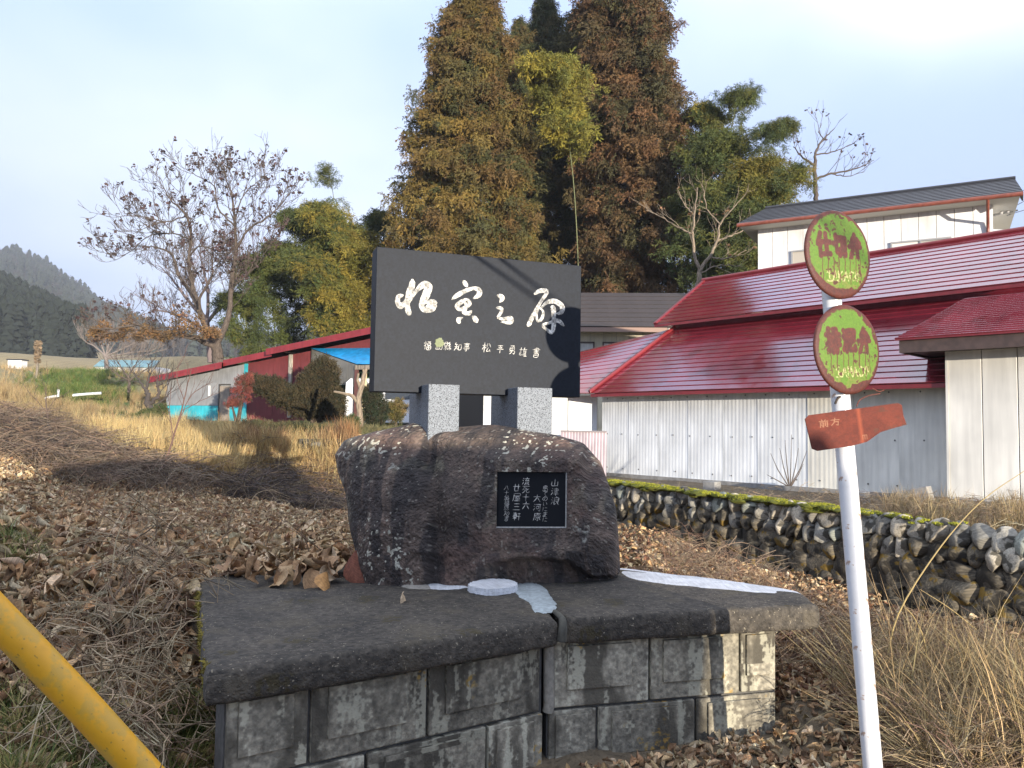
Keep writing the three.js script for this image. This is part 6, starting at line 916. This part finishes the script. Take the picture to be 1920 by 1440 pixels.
bareTree('bare_tree', 'leafless tree with upturned twigs against the sky behind the slate roof', 36, [[[1530, 400, .12], [1530, 370, .11], [1528, 340, .10], [1528, 300, .08]], [[1528, 305, .07], [1530, 285, .06], [1545, 260, .04], [1565, 240, .015]], [[1528, 335, .06], [1560, 325, .05], [1600, 318, .03], [1640, 300, .012]], [[1528, 310, .06], [1505, 295, .04], [1488, 275, .02]], [[1530, 290, .04], [1560, 285, .03], [1600, 270, .012]], [[1528, 345, .05], [1500, 335, .03], [1480, 330, .012]], [[1545, 262, .03], [1535, 245, .02], [1540, 232, .01]], [[1560, 326, .03], [1590, 330, .02], [1620, 322, .01]]], { bend: .5, up: .2, fan: 1.3, kids: 2, min: .008, density: 2.6, from: .2, len: .9, rad: .02, depth: 1, pods: .35, podSize: .12, podCol: [.10, .07, .07] }, greyBark, 308);
// ---- shrubs and pruned trees round the tin shed
function bush(name, label, px, py, d, rx, ry, n, pal, sc, seed, lobes, geo = bushSpray, group) {
  const R = rng(seed), b = P(px, py, d), g = thing(name, label, 'shrub', [b.x, ground(b.x, b.z), b.z], 0, group), k = d / FOCAL, m = [[], []], c = [[], []], T = new Tubes();
  for (const [lx, ly, w, h, q] of lobes) { const ctr = V3(lx * k, P(px, py - ly, d).y - g.position.y, 0); T.add([V3((R() - .5) * .1, 0, 0), ctr.clone().multiplyScalar(.5), ctr], [.06, .045, .02], 5); for (let i = 0; i < n * q; i++) { const u = R() * 6.28, v = Math.acos(2 * R() - 1), r = Math.pow(R(), .3), tone = pick(R, pal); m[i % 2].push(M4(ctr.x + Math.sin(v) * Math.cos(u) * r * w * k, ctr.y + Math.cos(v) * r * h * k, Math.sin(v) * Math.sin(u) * r * w * k * .8, R() - .5, R() * 6.28, R() - .5, sc * (.6 + .7 * R()))); c[i % 2].push(jitter(R, tone)); } }
  mesh('stems', T.geo(), barkMat, g).userData.kind = 'stuff'; const cr = new THREE.Group(); cr.name = 'foliage'; cr.userData.kind = 'stuff'; g.add(cr); m.forEach((x, i) => stuff('leaves', geo[i % geo.length], foliage, x, c[i], cr)); return g;
}
const yewP = [[.042, .036, .014], [.060, .045, .016], [.034, .034, .014], [.075, .052, .020]];
bush('yew', 'dark brownish pruned yew with low spreading shelf before the maroon tin wall', 595, 790, 25.5, 0, 0, 900, yewP, .30, 401, [[-2, 55, 34, 46, .8], [8, 85, 26, 30, .35], [-55, 45, 38, 16, .35], [-95, 62, 32, 13, .25], [25, 32, 24, 28, .35], [-20, 28, 40, 18, .35], [-125, 72, 14, 8, .08]]);
bush('nandina', 'red-leaved nandina bush at the turquoise shed corner', 445, 795, 24.5, 0, 0, 190, [[.24, .05, .04], [.17, .05, .035], [.09, .05, .025], [.26, .075, .05]], .13, 402, [[5, 55, 20, 22, .6], [12, 80, 18, 14, .3], [-12, 38, 14, 8, .2]]);
bush('camellia', 'dark glossy shrub beside the pruned trunk by the boulder', 702, 800, 20.5, 0, 0, 320, [[.022, .034, .014], [.03, .045, .016], [.05, .045, .02]], .17, 403, [[0, 30, 26, 34, .7], [-10, 60, 16, 16, .25]]);
bush('azalea', 'yellow-green leafy shrub beside the white van', 742, 800, 21, 0, 0, 200, [[.15, .13, .03], [.10, .09, .03], [.22, .16, .06]], .15, 404, [[0, 28, 22, 22, .7]]);
bush('azalea', 'low green shrub at the foot of the gnarled plum', 284, 795, 26.5, 0, 0, 240, [[.045, .075, .02], [.06, .09, .025], [.09, .10, .03]], .16, 405, [[0, 14, 24, 12, .6], [-30, 8, 20, 8, .3], [18, 22, 14, 14, .3]]);
bush('azalea', 'low clipped hedge on the terrace edge before the maroon wall', 520, 812, 18, 0, 0, 300, [[.06, .07, .025], [.09, .09, .03], [.12, .10, .045]], .14, 406, [[-40, 10, 40, 10, .4], [30, 10, 44, 9, .4], [95, 6, 40, 7, .25]]);
bush('ivy', 'small green leafy plant between the shed and the pruned trunk', 660, 812, 19.5, 0, 0, 120, [[.035, .07, .018], [.05, .09, .025]], .13, 407, [[0, 18, 14, 14, .8]]);
{
  const b0 = P(676, 812, 20), g = thing('pruned_trunk', 'pale pruned tree trunk with one cut side branch beside the boulder', 'tree', b0), T = new Tubes(), q = (x, y, o = 0) => P(x, y, 20 + o).sub(b0);
  mesh('trunk', tube([q(676, 820), q(675, 780), q(672, 750), q(678, 725), q(682, 705), q(686, 692)], t => lerp(.085, .05, t), 9, 16), paleBark, g); mesh('side_branch', tube([q(672, 757), q(660, 742), q(645, 738), q(626, 734)], t => lerp(.06, .025, t), 7, 10), paleBark, g); mesh('cut_stub', tube([q(676, 728), q(670, 712), q(672, 700)], [.05, .04, .03], 7), paleBark, g);
}
// ---------------------------------------------------------------- litter, stems and grass
const inPlinth = (x, z) => { const poly = [[-1.0, -2.84], [.24, -3.66], [1.34, -4.0], [1.36, -4.28], [.70, -4.94], [0, -5.3], [-1.0, -5.1], [-1.74, -4.44]]; let s = false; for (let i = 0, j = poly.length - 1; i < poly.length; j = i++) { const a = poly[i], b = poly[j]; if ((a[1] > z) !== (b[1] > z) && x < (b[0] - a[0]) * (z - a[1]) / (b[1] - a[1]) + a[0]) s = !s; } return s; };
function group(name, label, category) { const g = new THREE.Group(); g.name = numbered(name); g.userData = { kind: 'stuff', label, category }; scene.add(g); return g; }
function bladeTuft(seed, n, len, w, lean, curve) { const R = rng(seed), pos = [], idx = []; for (let k = 0; k < n; k++) { const a = R() * 6.283, bx = (R() - .5) * .25, bz = (R() - .5) * .25, l = len * (.5 + .7 * R()), le = lean * (.2 + R()), cu = curve * (.3 + R()), sx = -Math.sin(a), sz = Math.cos(a); const B = pos.length / 3; for (let j = 0; j <= 4; j++) { const t = j / 4, out = l * (le * t + cu * t * t), up = l * t * (1 - .35 * cu * t * t), ww = w * (1 - t * t) * .5 + .0004; pos.push(bx + Math.cos(a) * out - sx * ww, up, bz + Math.sin(a) * out - sz * ww, bx + Math.cos(a) * out + sx * ww, up, bz + Math.sin(a) * out + sz * ww); if (j) idx.push(B + j * 2 - 2, B + j * 2 - 1, B + j * 2, B + j * 2 - 1, B + j * 2 + 1, B + j * 2); } } const g = new THREE.BufferGeometry(); g.setAttribute('position', new THREE.Float32BufferAttribute(pos, 3)); g.setIndex(idx); g.computeVertexNormals(); return g; }
function stemGeo(seed, n = 7) { const R = rng(seed), T = new Tubes(), pts = []; let p = V3(0, 0, 0), d = V3(.3, 1, 0).normalize(); const dy = -.12 - .22 * R(); for (let k = 0; k <= n; k++) { pts.push(p.clone()); d.add(V3((R() - .5) * .5 + .1, dy + (R() - .5) * .3, (R() - .5) * .5)).normalize(); p.addScaledVector(d, 1 / n); } T.add(pts, t => .0085 * (1 - .6 * t), 3); for (let k = 0; k < 3; k++) { const i = 2 + Math.floor(R() * (n - 3)), q = pts[i].clone(); T.add([q, q.clone().add(V3((R() - .5) * .4, .1 * R(), (R() - .5) * .4)), q.clone().add(V3((R() - .5) * .6, -.05 + .2 * R(), (R() - .5) * .6))], .004, 3); } return T.geo(); }
const leafVar = [31, 32, 33, 34, 35, 36].map((s, i) => leafGeo(s, 1 + .25 * i, 4, .36 + .04 * i)), stemVar = [1, 2, 3, 4, 5].map(s => stemGeo(s)), dryTuft = [1, 2, 3].map(s => bladeTuft(s, 16, 1, .018, .8, 1.0)), tallTuft = [4, 5].map(s => bladeTuft(s, 22, 1, .014, .22, .35)), greenTuft = [6, 7].map(s => bladeTuft(s, 20, 1, .035, .45, .6));
const litterMat = new THREE.MeshStandardMaterial({ color: COL(1, 1, 1), roughness: .85, map: leafTex, side: THREE.DoubleSide });
function scatter(parent, name, geos, m, n, place, seed) {           // place(R) -> [x, z, lift, rx, ry, rz, s, colour] or null
  const R = rng(seed), mm = geos.map(() => []), cc = geos.map(() => []); let made = 0, tries = 0;
  while (made < n && tries++ < n * 6) { const q = place(R); if (!q) continue; const [x, z, lift, rx, ry, rz, s, col, sy] = q, v = Math.floor(R() * geos.length); mm[v].push(M4(x, ground(x, z) + lift, z, rx, ry, rz, s, sy ?? s, s)); cc[v].push(col); made++; }
  geos.forEach((g, i) => mm[i].length && stuff(name, g, m, mm[i], cc[i], parent));
}
const tan = [[.58, .40, .22], [.47, .31, .165], [.68, .52, .32], [.36, .22, .12], [.55, .42, .26], [.76, .63, .44], [.25, .155, .09]], straw = [[.34, .245, .11], [.28, .20, .095], [.40, .30, .15], [.22, .16, .085]], brownStem = [[.28, .20, .12], [.36, .27, .165], [.21, .145, .09], [.42, .33, .21]];
const polar = (R, d0, d1, t0, t1) => { const d = Math.exp(lerp(Math.log(d0), Math.log(d1), R())), t = lerp(t0, t1, R()); return [t * d, -d]; };
const bankOK = (x, z) => !inPlinth(x, z) && !(z > -5.4 && z < -4.1 && x > -.75 && x < .7);
{
  const g = group('leaf_litter', 'deep brown leaf litter covering the bank beside the plinth', 'leaf litter');
  scatter(g, 'leaves', leafVar, litterMat, 60000, R => { const [x, z] = polar(R, 2.7, 15, -.78, .02); if (!bankOK(x, z) || (x > -1.1 && z > -4.0)) return null; const d = -z; return [x, z, .01 + .05 * R() * R(), -1.57 + (R() - .5) * 2.2, R() * 6.28, (R() - .5) * 2.2, (.028 + .055 * R() * R() + .02 * R()) * (1 + d * .03), jitter(R, pick(R, tan), .3)]; }, 501);
  scatter(g, 'big_leaves', leafVar, litterMat, 1500, R => { const [x, z] = polar(R, 2.6, 6, -.76, -.2); if (!bankOK(x, z) || (x > -1.1 && z > -4.2)) return null; return [x, z, .03 + .05 * R(), -1.57 + (R() - .5) * 1.8, R() * 6.28, (R() - .5) * 2, .08 + .07 * R(), jitter(R, pick(R, tan), .25)]; }, 502);
  const h = group('corner_litter', 'reddish-brown leaf litter heaped between the boulder and the stone wall', 'leaf litter');
  scatter(h, 'leaves', leafVar, litterMat, 17000, R => { const [x, z] = polar(R, 4.2, 10, .10, .72); if (!bankOK(x, z) || wallSide(x, z) > -.02) return null; return [x, z, .01 + .05 * R() * R(), -1.57 + (R() - .5) * 2.2, R() * 6.28, (R() - .5) * 2.2, .03 + .06 * R() * R() + .02 * R(), jitter(R, pick(R, [...tan, [.24, .12, .07], [.28, .15, .09]]), .3)]; }, 503);
  scatter(h, 'leaves_by_the_road', leafVar, litterMat, 6000, R => { const [x, z] = polar(R, 2.5, 5, -.3, .78); if (!bankOK(x, z) || z < -3.0 - Math.max(0, x + .8) * .5) return null; return [x, z, .01 + .03 * R(), -1.57 + (R() - .5) * 2, R() * 6.28, (R() - .5) * 2, .03 + .05 * R(), jitter(R, pick(R, tan), .3)]; }, 504);
}
{
  const g = group('dead_stems', 'tangle of thin dead stems over the leafy bank', 'dead stems');
  const sm = new THREE.MeshStandardMaterial({ color: COL(1, 1, 1), roughness: .9 });
  scatter(g, 'stems', stemVar, sm, 1100, R => { const [x, z] = polar(R, 2.8, 13, -.78, .0); if (!bankOK(x, z) || (x > -1.1 && z > -4.2)) return null; return [x, z, -.02 + .04 * R(), (R() - .5) * 2.4, R() * 6.28, (R() - .5) * 2.4, .16 + .32 * R() * (R() < .15 ? 1.6 : 1), jitter(R, pick(R, brownStem), .25)]; }, 511);
  scatter(g, 'edge_stems', stemVar, sm, 180, R => { const t = R(), x = lerp(-1.15, -1.85, t) - R() * .35, z = lerp(-2.75, -4.4, t); return [x, z, .02 + .3 * R(), (R() - .5) * 2, R() * 6.28, (R() - .5) * 2, .25 + .35 * R(), jitter(R, pick(R, brownStem), .25)]; }, 512);
  const h = group('dry_brush', 'dry arching weeds and dead vines below the stone wall beside the signpost', 'dry weeds');
  scatter(h, 'stems', stemVar, sm, 3000, R => { const [x, z] = polar(R, 3.2, 9.5, .2, .82), s = -wallSide(x, z); if (!bankOK(x, z) || s < .06 || (x < 1.78 && z > -4.5)) return null; if (s < 1.4 && R() < .7) return null; return [x, z, -.02 + .05 * R(), (R() - .5) * 1.8, R() * 6.28, (R() - .5) * 1.8, (.14 + .34 * R()) * (.4 + .6 * smooth(.3, 1.5, s)), jitter(R, pick(R, [[.20, .13, .085], [.26, .18, .11], [.15, .095, .065], [.32, .24, .15]]), .25)]; }, 513);
  scatter(h, 'grass', dryTuft, sm, 1250, R => { const [x, z] = polar(R, 3.3, 5.1, .34, .82); const s = -wallSide(x, z); if (!bankOK(x, z) || s < 1.0 || (x < 1.85 && z > -4.5)) return null; const near = smooth(.36, .5, x / -z); if (R() > near || fbm(x * 1.6, z * 1.6, 3, 14) < .38) return null; return [x, z, -.02, (R() - .5) * 2.0, R() * 6.28, (R() - .5) * 2.0, (.15 + .20 * R()) * (.45 + .55 * smooth(.9, 2, s)), jitter(R, pick(R, straw), .2)]; }, 514);
}
{
  const sm = new THREE.MeshStandardMaterial({ color: COL(1, 1, 1), roughness: .9, side: THREE.DoubleSide });
  const inPx = (poly) => { const xs = poly.map(p => p[0]); return (x, z) => { const v = V3(x, ground(x, z, false), z).project(camera), px = (v.x * .5 + .5) * 1920, py = (.5 - v.y * .5) * 1440; let s = false; for (let i = 0, j = poly.length - 1; i < poly.length; j = i++) { const a = poly[i], b = poly[j]; if ((a[1] > py) !== (b[1] > py) && px < (b[0] - a[0]) * (py - a[1]) / (b[1] - a[1]) + a[0]) s = !s; } return s; }; };
  const gold = group('tall_dry_grass', 'sunlit golden tall grass along the ditch before the tin shed', 'dry grass');
  const inG = inPx([[150, 800], [300, 800], [460, 840], [640, 850], [660, 905], [470, 920], [330, 905], [200, 850]]);
  scatter(gold, 'tufts', tallTuft, sm, 3200, R => { const [x, z] = polar(R, 8, 19, -.6, -.2); if (!inG(x, z)) return null; return [x, z, -.03, (R() - .5) * .5, R() * 6.28, (R() - .5) * .5, .32 + .32 * R(), jitter(R, pick(R, [[.52, .38, .16], [.44, .31, .13], [.58, .44, .2], [.36, .26, .12]]), .15)]; }, 521);
  const field = group('field_grass', 'faded dry grass on the far terraces', 'dry grass');
  scatter(field, 'tufts', tallTuft, sm, 7000, R => { const [x, z] = polar(R, 15, 80, -.76, -.33); const d = -z, tt = x / d; if (d > 27 && d < 33 && x > -14) return null; if (tt > -.53 && d < 34 && R() < .88) return null; if (d > 33 && Math.exp(-(((tt + .56) / .08) ** 2 + ((d - 50) / 20) ** 2)) > .35 + .4 * R()) return null; return [x, z, -.03, (R() - .5) * .5, R() * 6.28, (R() - .5) * .5, (.22 + .3 * R()) * (1 + d * .006), jitter(R, pick(R, straw), .2)]; }, 522);
  const weeds = group('brown_weeds', 'grey-brown dead weeds standing on the bank above the leaf litter', 'dead weeds');
  scatter(weeds, 'stems', stemVar, sm, 4200, R => { const [x, z] = polar(R, 9.5, 24, -.78, -.4); return [x, z, 0, (R() - .5) * .7, R() * 6.28, (R() - .5) * .7, .4 + .55 * R(), jitter(R, pick(R, [[.16, .115, .08], [.21, .15, .10], [.12, .085, .065], [.25, .18, .12]]), .2)]; }, 523);
  const ditch = group('ditch_brush', 'dark twiggy brush growing in the ditch behind the bank', 'brush');
  scatter(ditch, 'stems', stemVar, sm, 2600, R => { const [x, z] = polar(R, 10.5, 14, -.36, -.16); return [x, z, 0, (R() - .5) * .9, R() * 6.28, (R() - .5) * .9, .45 + .5 * R(), jitter(R, pick(R, [[.10, .075, .06], [.14, .10, .075], [.08, .06, .05], [.20, .14, .07]]), .2)]; }, 524);
  const rust = group('red_grass', 'reddish-brown grass tufts on the far rim of the ditch', 'dry grass');
  scatter(rust, 'tufts', tallTuft, sm, 420, R => { const [x, z] = polar(R, 13.6, 15.5, -.40, -.2); return [x, z, 0, (R() - .5) * .6, R() * 6.28, (R() - .5) * .6, .28 + .2 * R(), jitter(R, pick(R, [[.28, .14, .06], [.22, .12, .06], [.32, .2, .09]]), .2)]; }, 525);
  const green = group('green_grass', 'tufts of short green grass at the roadside by the yellow pipe', 'grass');
  const inA = inPx([[-200, 1340], [120, 1330], [260, 1420], [300, 1500], [-200, 1560]]), inB = inPx([[300, 1330], [385, 1320], [430, 1500], [290, 1500]]), inC = inPx([[0, 1010], [60, 1010], [60, 1080], [0, 1080]]);
  scatter(green, 'tufts', greenTuft, sm, 700, R => { const [x, z] = polar(R, 2.3, 5.5, -.85, -.3); if (!inA(x, z) && !inB(x, z) && !inC(x, z)) return null; return [x, z, -.01, (R() - .5) * .8, R() * 6.28, (R() - .5) * .8, .09 + .10 * R(), jitter(R, pick(R, [[.12, .14, .03], [.09, .13, .03], [.20, .18, .05], [.26, .22, .08]]), .2)]; }, 526);
  const terrace = group('terrace_grass', 'short green grass on the far terrace bank', 'grass');
  scatter(terrace, 'tufts', greenTuft, sm, 2600, R => { const [x, z] = polar(R, 34, 68, -.70, -.42), d = -z, tt = x / d; if (Math.exp(-(((tt + .56) / .08) ** 2 + ((d - 50) / 18) ** 2)) < .3 + .5 * R()) return null; return [x, z, -.02, (R() - .5) * .6, R() * 6.28, (R() - .5) * .6, .3 + .3 * R(), jitter(R, pick(R, [[.08, .13, .025], [.12, .17, .035], [.20, .19, .06], [.10, .15, .03]]), .2)]; }, 531);
  const verge = group('olive_verge', 'short olive grass before the tin shed', 'grass');
  scatter(verge, 'tufts', greenTuft, sm, 3000, R => { const [x, z] = polar(R, 14.8, 33, -.54, -.14), d = -z; if (d > 26 && x > -13.8) return null; return [x, z, -.02, (R() - .5) * .7, R() * 6.28, (R() - .5) * .7, .12 + .14 * R(), jitter(R, pick(R, [[.12, .12, .04], [.16, .14, .055], [.24, .19, .09], [.09, .10, .035]]), .2)]; }, 532);
  const yard = group('yard_weeds', 'dry straw weeds in front of the storehouse above the stone wall', 'dry weeds');
  scatter(yard, 'tufts', tallTuft, sm, 420, R => { const [x, z] = polar(R, 6.5, 14, .12, .72), s = wallSide(x, z); if (s < .15 || s > 3.2) return null; if (x / -z < .42 && R() < .8) return null; return [x, z, -.02, (R() - .5) * .7, R() * 6.28, (R() - .5) * .7, (.08 + .14 * R()) * (x / -z > .48 ? 1.5 : .7), jitter(R, pick(R, straw), .2)]; }, 527);
  scatter(yard, 'stems', stemVar, sm, 500, R => { const [x, z] = polar(R, 6.5, 14, .3, .72), s = wallSide(x, z); if (s < .1 || s > 3) return null; return [x, z, 0, (R() - .5) * .9, R() * 6.28, (R() - .5) * .9, .2 + .25 * R(), jitter(R, pick(R, brownStem), .2)]; }, 528);
}
// twiggy shrub against the white wall, the long grass blades, the sapling on the bank
{
  const R = rng(91), b = P(1478, 905, 11.5), g = thing('twig_shrub', 'leafless twiggy shrub standing against the white storehouse wall', 'shrub', [b.x, .55, b.z]); const q = (x, y) => P(x, y, 11.5).sub(g.position);
  [[1478, 905, 1445, 850], [1480, 905, 1462, 840], [1480, 905, 1472, 825], [1482, 905, 1484, 815], [1483, 905, 1497, 840], [1482, 905, 1513, 845], [1476, 905, 1438, 890], [1484, 905, 1506, 870]].forEach(([a, c, e, f]) => mesh('twig', tube([q(a, c + 6), q(lerp(a, e, .6), lerp(c, f, .45)), q(e, f)], [.009, .007, .003], 5), greyBark, g));
  const blade = (pts, d, r, l) => { const o = P(...pts[0], d), w = thing('grass_stalk', l, 'grass stalk', o); mesh('stalk', tube(pts.map((p, i) => P(p[0], p[1], d - i * .06).sub(o)), t => lerp(r, r * .3, t), 5, 16), mat(.42, .31, .13, .8), w); };
  blade([[1660, 1250], [1685, 1150], [1760, 1030], [1840, 940], [1925, 880]], 4.6, .006, 'long straw-coloured stalk slanting up across the stone wall');
  blade([[1740, 1300], [1735, 1210], [1715, 1160], [1698, 1140]], 4.4, .005, 'short bent straw stalk beside the long slanting stalk'); blade([[1830, 1180], [1780, 1140], [1725, 1105]], 5, .004, 'thin straw stalk leaning low before the dark wall stones');
}
bareTree('sapling', 'thin reddish leafless sapling leaning over the bank before the tin shed', 10.5, [[[302, 885, .014], [322, 830, .012], [340, 770, .010], [352, 720, .006], [360, 690, .003]], [[335, 790, .006], [360, 740, .005], [400, 715, .002]], [[325, 820, .006], [318, 770, .005], [322, 725, .002]], [[340, 770, .005], [380, 750, .004], [412, 735, .002]], [[345, 750, .005], [330, 700, .003], [345, 670, .002]]], { bend: .5, up: .1, fan: 1.2, kids: 1, min: .0018, density: 6, from: .2, len: .28, rad: .004, depth: 1, trunkTwigs: true, wob: .01 }, mat(.13, .075, .06, .9), 601);
bareTree('sapling', 'dark leafless weed stalk standing in the brown weeds on the bank', 13, [[[90, 800, .014], [88, 770, .012], [86, 735, .006], [88, 720, .003]], [[88, 775, .006], [70, 750, .003], [62, 730, .002]], [[88, 770, .006], [105, 745, .003], [112, 725, .002]]], { bend: .5, up: .1, fan: 1.2, kids: 1, min: .002, density: 6, from: .2, len: .3, rad: .005, depth: 1, trunkTwigs: true, wob: .01 }, mat(.10, .07, .055, .9), 602);
// loose concrete blocks in the yard
for (const [px, py, d, w, h, l] of [[1335, 912, 12.6, .22, .14, 'small pale concrete block on the moss below the white wall'], [1605, 935, 10.4, .3, .16, 'grey concrete slab end behind the signpost by the wall'], [1715, 930, 10.6, .42, .2, 'pale tilted concrete lump in the straw near the cream shed']]) { const p = P(px, py, d), o = mesh('concrete_block', triUV(new RoundedBoxGeometry(w, h, .2, 2, .012)), concrete); o.position.set(p.x, ground(p.x, p.z) + h * .45, p.z); o.rotation.set(0, -.8, px > 1700 ? .25 : .03); tag(o, l, 'concrete block', 'loose concrete blocks in the yard'); }
scene.traverse(o => { if (o.isMesh) o.castShadow = o.receiveShadow = true; });
renderer.render(scene, camera);
